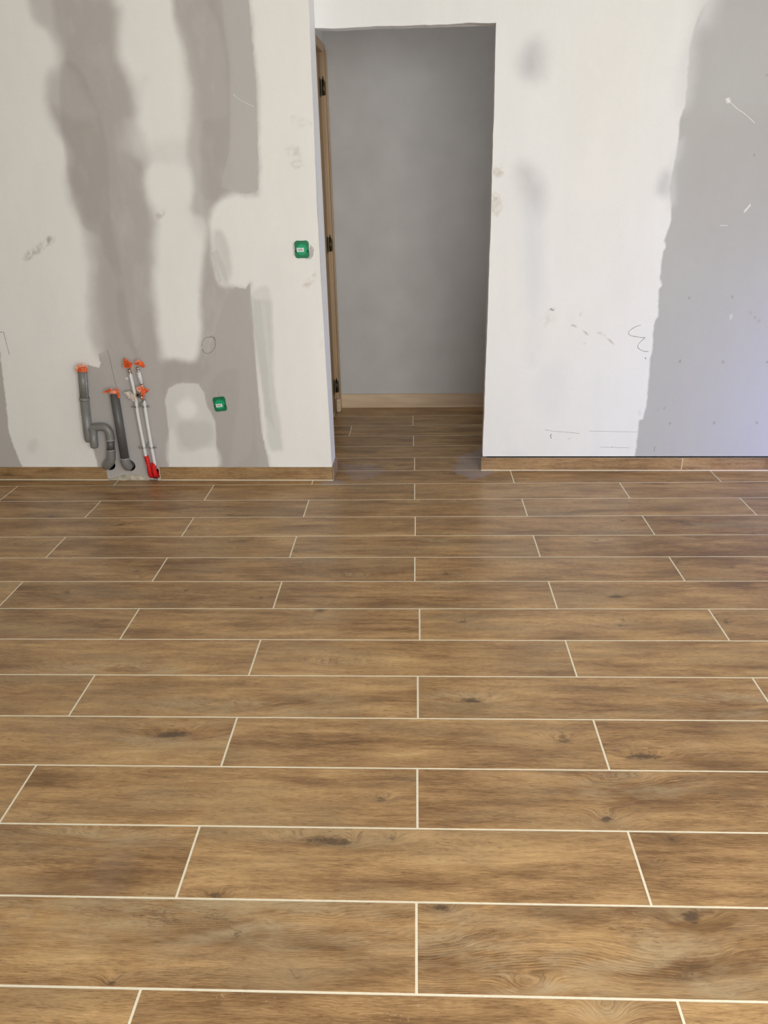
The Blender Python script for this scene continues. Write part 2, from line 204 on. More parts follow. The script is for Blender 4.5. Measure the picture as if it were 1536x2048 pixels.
def link(name, bm, mat, parent=None, smooth=False):
    me = bpy.data.meshes.new(name)
    bmesh.ops.recalc_face_normals(bm, faces=bm.faces)
    bm.to_mesh(me); bm.free()
    for m in (mat if isinstance(mat, (list, tuple)) else [mat]): me.materials.append(m)
    if smooth: me.polygons.foreach_set('use_smooth', [True] * len(me.polygons))
    o = bpy.data.objects.new(name, me); COL.objects.link(o)
    if parent:
        o.parent = parent
        o.matrix_parent_inverse = Matrix.Translation(-Vector(parent.location))
    return o

def empty(name, loc, label, cat, group=None):
    o = bpy.data.objects.new(name, None); COL.objects.link(o); o.location = loc
    o.empty_display_size = 0.05
    return tag(o, label, cat, group)

def add_hex(bm, pts, mi=0):
    v = [bm.verts.new(p) for p in pts]
    fs = []
    for f in ((0, 1, 2, 3), (7, 6, 5, 4), (0, 4, 5, 1), (1, 5, 6, 2), (2, 6, 7, 3), (3, 7, 4, 0)):
        q = bm.faces.new([v[i] for i in f]); q.material_index = mi; fs.append(q)
    return fs

def box(bm, a, b, mi=0):
    x0, y0, z0 = a; x1, y1, z1 = b
    return add_hex(bm, [(x0, y0, z0), (x1, y0, z0), (x1, y1, z0), (x0, y1, z0),
                        (x0, y0, z1), (x1, y0, z1), (x1, y1, z1), (x0, y1, z1)], mi)

def wbox(bm, s0, s1, z0, z1, d0, d1, mi=0):
    return add_hex(bm, [W(s0, z0, d0), W(s1, z0, d0), W(s1, z0, d1), W(s0, z0, d1),
                        W(s0, z1, d0), W(s1, z1, d0), W(s1, z1, d1), W(s0, z1, d1)], mi)

def bevel(bm, w, seg=2):
    bmesh.ops.bevel(bm, geom=bm.edges[:], offset=w, segments=seg, affect='EDGES', profile=0.5)

def smooth_path(pts, n=8):
    pts = [Vector(p) for p in pts]
    if len(pts) < 3: return pts
    out = []
    for i in range(len(pts) - 1):
        p0 = pts[max(i - 1, 0)]; p1 = pts[i]; p2 = pts[i + 1]; p3 = pts[min(i + 2, len(pts) - 1)]
        for k in range(n):
            t = k / n
            out.append(0.5 * ((2 * p1) + (p2 - p0) * t + (2 * p0 - 5 * p1 + 4 * p2 - p3) * t * t + (3 * p1 - p0 - 3 * p2 + p3) * t ** 3))
    out.append(pts[-1]); return out

def tube(bm, path, radii, seg=24, cap=True, mi=0):
    path = [Vector(p) for p in path]
    if not hasattr(radii, '__len__'): radii = [radii] * len(path)
    up = Vector((0.13, 1, 0.21)); rings = []
    for i, p in enumerate(path):
        t = (path[min(i + 1, len(path) - 1)] - path[max(i - 1, 0)]).normalized()
        a = up - t * up.dot(t)
        if a.length < 1e-3: a = Vector((1, 0, 0)) - t * t.x
        a.normalize(); up = a; b = t.cross(a)
        rings.append([bm.verts.new(p + (a * math.cos(2 * math.pi * k / seg) + b * math.sin(2 * math.pi * k / seg)) * radii[i]) for k in range(seg)])
    for r0, r1 in zip(rings, rings[1:]):
        for k in range(seg):
            f = bm.faces.new((r0[k], r0[(k + 1) % seg], r1[(k + 1) % seg], r1[k])); f.smooth = True; f.material_index = mi
    if cap:
        for r in (rings[0][::-1], rings[-1]):
            f = bm.faces.new(r); f.material_index = mi
    return rings

def profile(path, prof):
    """tube stations along a straight a->b: prof = [(t, radius)]"""
    a, b = Vector(path[0]), Vector(path[1])
    return [a.lerp(b, t) for t, r in prof], [r for t, r in prof]

def wp(pts, d): return [Vector(W(s, z, d)) for s, z in pts]

# value noise for numpy arrays
class VNoise:
    def __init__(self, seed, n=256): self.g = np.random.default_rng(seed).random((n, n)); self.n = n
    def one(self, x, y):
        xi = np.floor(x).astype(int); yi = np.floor(y).astype(int); fx = x - xi; fy = y - yi
        fx = fx * fx * (3 - 2 * fx); fy = fy * fy * (3 - 2 * fy); n = self.n; g = self.g
        a = g[xi % n, yi % n]; b = g[(xi + 1) % n, yi % n]; c = g[xi % n, (yi + 1) % n]; d = g[(xi + 1) % n, (yi + 1) % n]
        return (a * (1 - fx) + b * fx) * (1 - fy) + (c * (1 - fx) + d * fx) * fy
    def __call__(self, x, y, octs=3):
        s = 0; a = 0.5; t = 0
        for o in range(octs):
            s = s + a * (self.one(x * 2 ** o + 17.3 * o, y * 2 ** o + 5.1 * o) - 0.5); t += a; a *= 0.5
        return s / t * 2            # about -1..1
N1, N2, N3, N4 = VNoise(1), VNoise(2), VNoise(3), VNoise(4)

def poly_sdf(X, Y, poly):
    """signed distance, positive inside"""
    d = np.full(X.shape, 1e9); inside = np.zeros(X.shape, bool)
    n = len(poly)
    for i in range(n):
        ax, ay = poly[i]; bx, by = poly[(i + 1) % n]
        ex, ey = bx - ax, by - ay; L = ex * ex + ey * ey + 1e-12
        t = np.clip(((X - ax) * ex + (Y - ay) * ey) / L, 0, 1)
        d = np.minimum(d, (X - ax - t * ex) ** 2 + (Y - ay - t * ey) ** 2)
        if ay != by:
            c = (ay > Y) != (by > Y)
            xi = ax + (Y - ay) / (by - ay) * ex
            inside ^= c & (X < xi)
    return np.sqrt(d) * np.where(inside, 1, -1)

# ---------------------------------------------------------------- materials
def new_mat(name):
    m = bpy.data.materials.new(name); m.use_nodes = True
    nt = m.node_tree; b = nt.nodes['Principled BSDF']
    return m, nt, b
def node(nt, t, **kw):
    n = nt.nodes.new(t)
    for k, v in kw.items():
        if k.startswith('i_'):
            key = k[2:]; n.inputs[int(key) if key.isdigit() else key].default_value = v
        else: setattr(n, k, v)
    return n
def lk(nt, a, b): nt.links.new(a, b)

def plain(name, col, rough=0.5, metal=0.0, var=0.12, scale=40, bump=0.1, coat=0.0):
    m, nt, b = new_mat(name)
    tc = node(nt, 'ShaderNodeTexCoord'); nz = node(nt, 'ShaderNodeTexNoise', i_Scale=scale, i_Detail=4.0)
    lk(nt, tc.outputs['Object'], nz.inputs['Vector'])
    r = node(nt, 'ShaderNodeValToRGB')
    r.color_ramp.elements[0].color = [c * (1 - var) for c in col] + [1]; r.color_ramp.elements[0].position = 0.3
    r.color_ramp.elements[1].color = [min(1, c * (1 + var)) for c in col] + [1]; r.color_ramp.elements[1].position = 0.7
    lk(nt, nz.outputs['Fac'], r.inputs[0]); lk(nt, r.outputs[0], b.inputs['Base Color'])
    b.inputs['Roughness'].default_value = rough; b.inputs['Metallic'].default_value = metal
    b.inputs['Coat Weight'].default_value = coat
    if bump:
        bp = node(nt, 'ShaderNodeBump', i_Strength=bump, i_Distance=0.001)
        lk(nt, nz.outputs['Fac'], bp.inputs['Height']); lk(nt, bp.outputs[0], b.inputs['Normal'])
    return m

def plaster_painted():
    m, nt, b = new_mat('filled_plasterboard')
    at = node(nt, 'ShaderNodeAttribute', attribute_name='paint')
    tc = node(nt, 'ShaderNodeTexCoord')
    n1 = node(nt, 'ShaderNodeTexNoise', i_Scale=260.0, i_Detail=3.0)
    n2 = node(nt, 'ShaderNodeTexNoise', i_Scale=9.0, i_Detail=5.0, i_Roughness=0.6)
    mp = node(nt, 'ShaderNodeMapping'); mp.inputs['Scale'].default_value = (1, 1, 0.35)
    lk(nt, tc.outputs['Object'], n1.inputs['Vector']); lk(nt, tc.outputs['Object'], mp.inputs['Vector']); lk(nt, mp.outputs[0], n2.inputs['Vector'])
    ma = node(nt, 'ShaderNodeMapRange'); ma.inputs['To Min'].default_value = 0.955; ma.inputs['To Max'].default_value = 1.045
    lk(nt, n2.outputs['Fac'], ma.inputs['Value'])
    mb = node(nt, 'ShaderNodeMapRange'); mb.inputs['To Min'].default_value = 0.965; mb.inputs['To Max'].default_value = 1.035
    lk(nt, n1.outputs['Fac'], mb.inputs['Value'])
    mu = node(nt, 'ShaderNodeMath', operation='MULTIPLY'); lk(nt, ma.outputs[0], mu.inputs[0]); lk(nt, mb.outputs[0], mu.inputs[1])
    vs = node(nt, 'ShaderNodeVectorMath', operation='SCALE'); lk(nt, at.outputs['Color'], vs.inputs[0]); lk(nt, mu.outputs[0], vs.inputs['Scale'])
    lk(nt, vs.outputs[0], b.inputs['Base Color'])
    b.inputs['Roughness'].default_value = 0.85; b.inputs['Specular IOR Level'].default_value = 0.25
    bp = node(nt, 'ShaderNodeBump', i_Strength=0.25, i_Distance=0.0015)
    lk(nt, n1.outputs['Fac'], bp.inputs['Height']); lk(nt, bp.outputs[0], b.inputs['Normal'])
    return m

def wood_tile(name='wood_effect_tile', bright=1.0, tint=(1, 1, 1), rough=0.34):
    m, nt, b = new_mat(name)
    uv = node(nt, 'ShaderNodeUVMap', uv_map='grain')
    sep = node(nt, 'ShaderNodeSeparateXYZ'); lk(nt, uv.outputs[0], sep.inputs[0])
    U, V = sep.outputs[0], sep.outputs[1]
    def attr(n): return node(nt, 'ShaderNodeAttribute', attribute_name=n).outputs['Fac']
    warp, dark, ring, tone, dust_sheen = attr('warp'), attr('dark'), attr('ring'), attr('tone'), attr('dust_sheen')
    def M(op, a, c=None, clamp=False):
        n = node(nt, 'ShaderNodeMath', operation=op); n.use_clamp = clamp
        for i, x in enumerate((a, c)):
            if x is None: continue
            if isinstance(x, (int, float)): n.inputs[i].default_value = x
            else: lk(nt, x, n.inputs[i])
        return n.outputs[0]
    def vec(u, su, v, sv, z=0.0):
        c = node(nt, 'ShaderNodeCombineXYZ'); lk(nt, M('MULTIPLY', u, su), c.inputs[0]); lk(nt, M('MULTIPLY', v, sv), c.inputs[1]); c.inputs[2].default_value = z
        return c.outputs[0]
    def noise(v, detail=4.0, rough_=0.55, dist=0.0):
        n = node(nt, 'ShaderNodeTexNoise', i_Scale=1.0, i_Detail=detail, i_Roughness=rough_, i_Distortion=dist); lk(nt, v, n.inputs['Vector']); return n.outputs['Fac']
    def mr(v, a, c, lo=0.0, hi=1.0):
        n = node(nt, 'ShaderNodeMapRange'); lk(nt, v, n.inputs['Value'])
        n.inputs['From Min'].default_value = a; n.inputs['From Max'].default_value = c
        n.inputs['To Min'].default_value = lo; n.inputs['To Max'].default_value = hi
        return n.outputs[0]
    def mix(f, a, c):
        n = node(nt, 'ShaderNodeMix', data_type='RGBA'); lk(nt, f, n.inputs[0])
        for i, x in ((6, a), (7, c)):
            if isinstance(x, tuple): n.inputs[i].default_value = (*x, 1)
            else: lk(nt, x, n.inputs[i])
        return n.outputs[2]
    # the growth coordinate bends round the knots and wanders slowly
    wander = M('MULTIPLY', M('SUBTRACT', noise(vec(U, 3.0, V, 9.0), 2.0), 0.5), 0.028)
    G = M('ADD', M('ADD', V, warp), wander)
    broad = noise(vec(U, 1.6, G, 16.0, 3.1), 3.0)
    streak = noise(vec(U, 5.5, G, 60.0, 7.7), 5.0, 0.62, 0.3)
    fine = noise(vec(U, 34.0, G, 420.0, 1.3), 4.0, 0.65)
    pore = noise(vec(U, 50.0, G, 750.0, 9.9), 2.0, 0.5)
    cloud = noise(vec(U, 4.0, V, 14.0, 5.5), 3.0)
    grey = noise(vec(U, 2.2, V, 9.0, 12.5), 3.0)
    rp = node(nt, 'ShaderNodeValToRGB'); e = rp.color_ramp.elements
    e[0].position = 0.18; e[0].color = (0.100, 0.052, 0.024, 1)
    e[1].position = 0.82; e[1].color = (0.620, 0.430, 0.235, 1)
    for p, c in ((0.38, (0.200, 0.115, 0.056, 1)), (0.50, (0.325, 0.200, 0.101, 1)), (0.64, (0.460, 0.300, 0.155, 1))):
        q = e.new(p); q.color = c
    f = M('ADD', M('ADD', M('MULTIPLY', M('SUBTRACT', broad, 0.5), 0.38), M('MULTIPLY', M('SUBTRACT', streak, 0.5), 0.36)), 0.515)
    f = M('ADD', f, M('MULTIPLY', M('SUBTRACT', fine, 0.5), 0.46))
    f = M('ADD', f, M('MULTIPLY', M('SUBTRACT', cloud, 0.5), 0.50))
    f = M('ADD', f, M('MULTIPLY', tone, 0.10))
    f = M('SUBTRACT', f, M('MULTIPLY', dark, 0.13))
    # growth rings where the board was cut through a knot
    rg = M('SINE', M('ADD', M('MULTIPLY', G, 2 * math.pi / 0.0055), M('MULTIPLY', streak, 5.0)))
    rmask = mr(noise(vec(U, 5.0, V, 14.0, 33.0), 2.0), 0.42, 0.6)
    rg = M('MULTIPLY', rg, M('MULTIPLY', M('MULTIPLY', ring, rmask), 0.085))
    f = M('ADD', f, rg)
    lk(nt, f, rp.inputs[0])
    c = rp.outputs[0]
    c = mix(M('MULTIPLY', mr(grey, 0.5, 0.72), 0.5), c, (0.30, 0.228, 0.145))
    # bleached greyish halo beside the knots
    hal = mr(noise(vec(U, 7.0, V, 22.0, 41.0), 3.0), 0.44, 0.62)
    c = mix(M('MULTIPLY', M('MULTIPLY', hal, ring), 0.55, True), c, (0.44, 0.355, 0.245))
    # thin dark pores
    pm = M('MULTIPLY', mr(pore, 0.56, 0.63), mr(streak, 0.35, 0.6, 0.66, 0.28))
    c = mix(pm, c, (0.110, 0.062, 0.033))
    # dark mineral streaks
    ms = noise(vec(U, 2.4, G, 34.0, 21.0), 4.0, 0.6, 0.6)
    c = mix(M('MULTIPLY', mr(ms, 0.64, 0.76), 0.4), c, (0.085, 0.050, 0.030))
    # knots
    kn = noise(vec(U, 34.0, V, 85.0, 2.0), 5.0, 0.7, 1.6)
    kf = M('MULTIPLY', mr(M('ADD', dark, M('MULTIPLY', M('SUBTRACT', kn, 0.5), 2.1)), 0.42, 0.80), M('MULTIPLY', M('POWER', dark, 0.35), 0.85), True)
    c = mix(kf, c, (0.082, 0.054, 0.036))
    # small light worm marks
    wm = noise(vec(U, 60.0, V, 90.0, 4.0), 3.0, 0.6, 1.5)
    wa = noise(vec(U, 4.0, V, 8.0, 14.0), 2.0)
    c = mix(M('MULTIPLY', M('MULTIPLY', mr(wm, 0.60, 0.66), mr(wa, 0.58, 0.66)), 0.35), c, (0.50, 0.40, 0.28))
    sc = node(nt, 'ShaderNodeVectorMath', operation='MULTIPLY'); lk(nt, c, sc.inputs[0]); sc.inputs[1].default_value = tuple(bright * t * q for t, q in zip(tint, (1.12, 1.08, 0.94)))
    c = mix(dust_sheen, sc.outputs[0], (0.36, 0.33, 0.36))  # lavender tint covers both dust and painted reflection
    lk(nt, c, b.inputs['Base Color'])
    r = M('ADD', mr(streak, 0.3, 0.7, rough - 0.05, rough + 0.07), M('MULTIPLY', dust_sheen, 0.3))
    lk(nt, r, b.inputs['Roughness']); b.inputs['Specular IOR Level'].default_value = 0.42
    bp = node(nt, 'ShaderNodeBump', i_Strength=0.12, i_Distance=0.0006)
    lk(nt, M('ADD', fine, M('MULTIPLY', streak, 0.6)), bp.inputs['Height']); lk(nt, bp.outputs[0], b.inputs['Normal'])
    return m

M_wall = plaster_painted()
M_tile = wood_tile()
M_skirt = wood_tile('wood_effect_skirting', 0.86, (0.98, 0.98, 1.0), 0.42)
M_grout = plain('cream_grout', (0.80, 0.74, 0.58), 0.8, var=0.05, scale=90)
M_board_grey = plain('grey_plaster', (0.50, 0.485, 0.47), 0.85, var=0.05, scale=6)
M_white = plain('white_paint', (0.78, 0.76, 0.72), 0.8, var=0.02, scale=6)
M_cavity_shade = plain('cavity_shade', (0.012, 0.011, 0.010), 0.95, bump=0)  # near-black colour stands in for shade inside holes, gaps and slots
M_tile_edge = plain('tile_cut_edge', (0.50, 0.42, 0.31), 0.7, var=0.15, scale=60)
M_pencil = plain('pencil', (0.10, 0.10, 0.105), 0.7, bump=0)
M_scratch = plain('pale_scratch', (0.82, 0.82, 0.80), 0.8, bump=0)
M_pvc_mid = plain('grey_pvc', (0.195, 0.192, 0.180), 0.38, var=0.06, scale=30, bump=0.05)
M_pvc_dark = plain('dark_grey_pvc', (0.098, 0.094, 0.090), 0.42, var=0.08, scale=25, bump=0.05)
M_pvc_rim = plain('pale_pvc_rim', (0.36, 0.37, 0.37), 0.4, bump=0)
M_tape = plain('orange_tape', (0.84, 0.15, 0.04), 0.35, var=0.3, scale=45, bump=0.3)
M_tape_pale = plain('pale_orange_tape', (0.80, 0.34, 0.22), 0.4, var=0.25, scale=45, bump=0.3)
M_clear = plain('cloudy_clear_tape', (0.60, 0.52, 0.46), 0.3, var=0.2, scale=40, bump=0.3)
M_pipe_white = plain('white_composite_pipe', (0.70, 0.70, 0.68), 0.35, var=0.03, bump=0)
M_chrome = plain('nickel_fitting', (0.62, 0.58, 0.54), 0.22, metal=1.0, var=0.1, bump=0)
M_zinc = plain('zinc_clamp', (0.62, 0.66, 0.68), 0.35, metal=1.0, var=0.1, bump=0)
M_red = plain('red_conduit', (0.62, 0.012, 0.012), 0.4, var=0.25, scale=35, bump=0.1)
M_green_dark = plain('green_box_plastic', (0.004, 0.17, 0.065), 0.4, var=0.15, scale=30, bump=0)
M_green = plain('green_lid_plastic', (0.008, 0.34, 0.15), 0.35, var=0.06, scale=30, bump=0)
M_label = plain('white_sticker', (0.75, 0.80, 0.76), 0.6, var=0.02, bump=0)
M_ink = plain('grey_print', (0.22, 0.19, 0.20), 0.7, bump=0)
M_mortar = plain('mortar', (0.47, 0.42, 0.33), 0.9, var=0.3, scale=50, bump=0.8)
M_hinge = plain('dark_bronze_hinge', (0.07, 0.055, 0.03), 0.35, metal=0.8, var=0.2, bump=0)

def stained_wood(name, a, b_, sc):
    m, nt, b = new_mat(name)
    tc = node(nt, 'ShaderNodeTexCoord'); mp = node(nt, 'ShaderNodeMapping'); mp.inputs['Scale'].default_value = sc
    lk(nt, tc.outputs['Object'], mp.inputs[0])
    n = node(nt, 'ShaderNodeTexNoise', i_Scale=1.0, i_Detail=5.0, i_Distortion=0.6); lk(nt, mp.outputs[0], n.inputs['Vector'])
    r = node(nt, 'ShaderNodeValToRGB'); r.color_ramp.elements[0].color = (*a, 1); r.color_ramp.elements[1].color = (*b_, 1)
    r.color_ramp.elements[0].position = 0.35; r.color_ramp.elements[1].position = 0.65
    lk(nt, n.outputs['Fac'], r.inputs[0]); lk(nt, r.outputs[0], b.inputs['Base Color']); b.inputs['Roughness'].default_value = 0.5
    return m
M_door = stained_wood('door_veneer', (0.20, 0.11, 0.04), (0.28, 0.16, 0.065), (60, 60, 3))
M_frame = stained_wood('exotic_frame_wood', (0.34, 0.225, 0.125), (0.42, 0.285, 0.17), (60, 60, 3))
M_hall_skirt = stained_wood('pale_wood_skirting', (0.50, 0.36, 0.235), (0.62, 0.46, 0.31), (2.5, 20, 28))

PAL = dict(greyz=(0.53, 0.52, 0.51), white=(0.810, 0.803, 0.772), grey=(0.462, 0.438, 0.415), greylight=(0.60, 0.585, 0.56), greydark=(0.37, 0.34, 0.315),
           greenish=(0.56, 0.565, 0.535), dirt=(0.34, 0.29, 0.255), brown=(0.46, 0.36, 0.23), holegrey=(0.45, 0.43, 0.41),
           greyr=(0.460, 0.460, 0.450), greyr2=(0.440, 0.432, 0.420), greyrl=(0.50, 0.505, 0.505), whitesoft=(0.70, 0.71, 0.71), smudge=(0.50, 0.50, 0.515),
           bluish=(0.69, 0.71, 0.735), cream=(0.80, 0.79, 0.75), ovalg=(0.62, 0.64, 0.66), whiter=(0.795, 0.80, 0.785))

# ---------------------------------------------------------------- floor
def grain_attrs(me, warp, dark, ring, tone, dust_sheen):
    for n, a in (('warp', warp), ('dark', dark), ('ring', ring), ('tone', tone), ('dust_sheen', dust_sheen)):
        at = me.attributes.new(n, 'FLOAT', 'POINT'); at.data.foreach_set('value', np.asarray(a, np.float32))

def build_floor():
    Vs, Fs, UVs, mats = [], [], [], []
    A = {k: [] for k in ('warp', 'dark', 'ring', 'tone', 'dust_sheen')}
    nv = 0
    gap = 0.0027
    for r in range(-17, 20):
        ya = Y0 + r * PITCH + ROW_DY.get(r, 0.0); yb = Y0 + (r + 1) * PITCH + ROW_DY.get(r + 1, ROW_DY.get(19, 0) if r + 1 > 19 else 0.0)
        off = ROW_X.get(r, RNG.uniform(-.02, .0)) 
        for j in range(-11, 8):
            if (j - r) % 2: continue
            xa = off + j * HALF; xb = xa + 2 * HALF
            near = ya > 0.6 and xb > -2.6 and xa < 2.5
            cx = 0.009 if near else 0.12; cy = 0.009 if near else 0.1
            nx = max(2, int(round((xb - xa) / cx)) + 1); ny = max(2, int(round((yb - ya) / cy)) + 1)
            xs = np.linspace(xa + gap, xb - gap, nx); ys = np.linspace(ya + gap, yb - gap, ny)
            X, Y = np.meshgrid(xs, ys, indexing='ij')
            so = RNG.uniform(0, 60, 2); flip = RNG.choice([-1, 1], 2)
            warp = np.zeros_like(X); dark = np.zeros_like(X); ring = np.zeros_like(X)
            ks = [k for k in KNOTS if xa < k[0] < xb and ya < k[1] < yb]
            if near and not ks and RNG.random() < 0.8:
                for _ in range(RNG.integers(1, 3)):
                    ks.append((RNG.uniform(xa, xb), RNG.uniform(ya, yb), RNG.uniform(.03, .14), RNG.uniform(.012, .03), RNG.uniform(.15, .75), RNG.uniform(.2, .9)))
            elif near and RNG.random() < 0.6:
                ks.append((RNG.uniform(xa, xb), RNG.uniform(ya, yb), RNG.uniform(.01, .04), RNG.uniform(.006, .014), RNG.uniform(.3, .6), .2))
            for kx, ky, su, sv, dk, rg in ks:
                dx = (X - kx); dy = (Y - ky)
                jx = 0.25 * su * N1(X * 14 + kx * 9, Y * 30, 2); jy = 0.35 * sv * N2(X * 12, Y * 34 + ky * 7, 2)
                r2 = ((dx + jx) / (su * 1.15)) ** 2 + ((dy + jy) / (sv * 1.25)) ** 2
                warp += min(1.9 * sv, .040) * np.exp(-r2 / 1.3) * flip[1]
                core = ((dx + jx) / (su * .5)) ** 2 + ((dy + jy) / (sv * .6)) ** 2
                dark += dk * (0.85 * np.exp(-core) + 0.30 * np.exp(-r2 / 1.6))
                ring += rg * np.exp(-r2 / 3.2)
            if near:
                warp += 0.012 * N3(X * 2.2 + so[0], Y * 6 + so[1], 2)
            tone = np.full_like(X, RNG.uniform(-.55, .45))
            dust_sheen = np.zeros_like(X)
            if near and ya > 3.3:
                for s_, a_, pts in DUST_SHEEN:
                    sd = poly_sdf(X + 0.02 * N1(X * 12, Y * 12), Y + 0.03 * N2(X * 12, Y * 12), pts)
                    t = np.clip(sd / s_ + .5, 0, 1); dust_sheen = np.maximum(dust_sheen, 0.95 * a_ * t * t * (3 - 2 * t))
            if near:
                dust_sheen = np.maximum(dust_sheen, np.clip(N4(X * 3.1, Y * 2.3, 4) - 0.55, 0, 1) * 0.25)
            Z = np.zeros_like(X)
            V = np.stack([X, Y, Z], -1).reshape(-1, 3)
            idx = np.arange(nx * ny).reshape(nx, ny) + nv
            F = np.stack([idx[:-1, :-1], idx[1:, :-1], idx[1:, 1:], idx[:-1, 1:]], -1).reshape(-1, 4)
            UV = np.stack([X * flip[0] + so[0], Y * flip[1] + so[1]], -1).reshape(-1, 2)
            # skirt so each tile has an edge standing above the grout
            loop = np.concatenate([idx[:, 0], idx[-1, 1:], idx[-2::-1, -1], idx[0, -2:0:-1]])
            lv = V[loop - nv].copy(); lv[:, 2] = -0.0025
            sidx = np.arange(len(loop)) + nv + nx * ny
            SF = np.stack([loop, sidx, np.roll(sidx, -1), np.roll(loop, -1)], -1)
            Vs += [V, lv]; Fs += [F, SF]; UVs += [UV, UV[loop - nv]]
            for n, a in (('warp', warp), ('dark', dark), ('ring', ring), ('tone', tone), ('dust_sheen', dust_sheen)):
                a = a.ravel(); A[n] += [a, a[loop - nv]]
            mats += [0] * (len(F) + len(SF))
            nv += nx * ny + len(loop)
    gv = np.array([(-5.2, -2.6, -.0004), (3.8, -2.6, -.0004), (3.8, 5.3, -.0004), (-5.2, 5.3, -.0004)])
    Vs.append(gv); Fs.append(np.array([[nv, nv + 1, nv + 2, nv + 3]])); UVs.append(gv[:, :2]); mats.append(1)
    for n in A: A[n].append(np.zeros(4))
    V = np.concatenate(Vs); F = np.concatenate(Fs); UV = np.concatenate(UVs)
    me = bpy.data.meshes.new('floor')
    me.vertices.add(len(V)); me.vertices.foreach_set('co', V.astype(np.float32).ravel())
    me.loops.add(F.size); me.loops.foreach_set('vertex_index', F.astype(np.int32).ravel())
    me.polygons.add(len(F)); me.polygons.foreach_set('loop_start', np.arange(0, F.size, 4, dtype=np.int32))
    me.polygons.foreach_set('material_index', np.array(mats, np.int32))
    me.update(calc_edges=True); me.validate()
    me.polygons.foreach_set('use_smooth', np.zeros(len(F), bool))
    grain_attrs(me, *[np.concatenate(A[n]) for n in ('warp', 'dark', 'ring', 'tone', 'dust_sheen')])
    u = me.uv_layers.new(name='grain'); u.data.foreach_set('uv', UV[F.ravel()].astype(np.float32).ravel())
    me.materials.append(M_tile); me.materials.append(M_grout)
    o = bpy.data.objects.new('floor', me); COL.objects.link(o)
    return tag(o, kind='structure', label='wood-effect plank tiles laid in running bond with cream grout lines')
build_floor()

# ---------------------------------------------------------------- painted walls
def axis(a, b, fa, fb, fine, coarse):
    """coordinates from a to b, fine between fa and fb"""
    out = []
    if a < fa: out += list(np.linspace(a, fa, max(2, int((fa - a) / coarse) + 1))[:-1])
    out += list(np.linspace(max(a, fa), min(b, fb), max(2, int(round((min(b, fb) - max(a, fa)) / fine)) + 1)))
    if b > fb: out += list(np.linspace(fb, b, max(2, int((b - fb) / coarse) + 1))[1:])
    return np.array(out)

def wall_colors(S, Z, layers, base, jit=0.004):
    C = np.empty(S.shape + (3,)); C[:] = PAL[base]
    C *= (1 + 0.025 * N1(S * 3, Z * 1.5, 4))[..., None]
    for name, soft, alpha, poly in layers:
        xs = [p[0] for p in poly]; zs = [p[1] for p in poly]; m = soft + 0.05
        msk = (S > min(xs) - m) & (S < max(xs) + m) & (Z > min(zs) - m) & (Z < max(zs) + m)
        if not msk.any(): continue
        s, z = S[msk], Z[msk]
        small = name in ('dirt', 'brown', 'holegrey', 'ovalg')
        if soft > 0.01 and not small:                        # feathered trowel edges: round the outline
            soft = soft * 2.3
            c_ = [Vector((p[0], p[1], 0)) for p in poly]; n_ = len(c_)
            poly = []
            for i in range(n_):
                p0, p1, p2, p3 = (c_[(i + q) % n_] for q in (-1, 0, 1, 2))
                for t_ in (0, .25, .5, .75):
                    v = 0.5 * ((2 * p1) + (p2 - p0) * t_ + (2 * p0 - 5 * p1 + 4 * p2 - p3) * t_ * t_ + (3 * p1 - p0 - 3 * p2 + p3) * t_ ** 3)
                    poly.append((v.x, v.y))
        w = jit if soft < 0.011 else min(0.012, 0.25 * soft)
        if soft <= .004 and len(poly) < 8: w = 0.0012
        k = 45 if soft < .011 else 13
        sd = poly_sdf(s + w * N2(s * k, z * k, 3), z + w * N3(s * k, z * k, 3), poly)
        t = np.clip(sd / soft + (0.5 if soft > .01 else .5), 0, 1); t = t * t * (3 - 2 * t)
        if soft > .01: t = np.clip(t * (1 + 0.18 * N4(s * 22, z * 9, 3)), 0, 1)
        if small and soft > .003:
            t = np.clip(sd / (soft * 1.6) + .7, 0, 1) * np.clip(.55 + 1.1 * N1(s * 75, z * 75, 3), 0, 1)
        t = (t * alpha)[:, None]
        C[msk] = C[msk] * (1 - t) + np.array(PAL[name]) * t
    return C

def edge_s(z, table):
    zs = [t[0] for t in table]; vs = [t[1] for t in table]
    return np.interp(z, zs, vs)

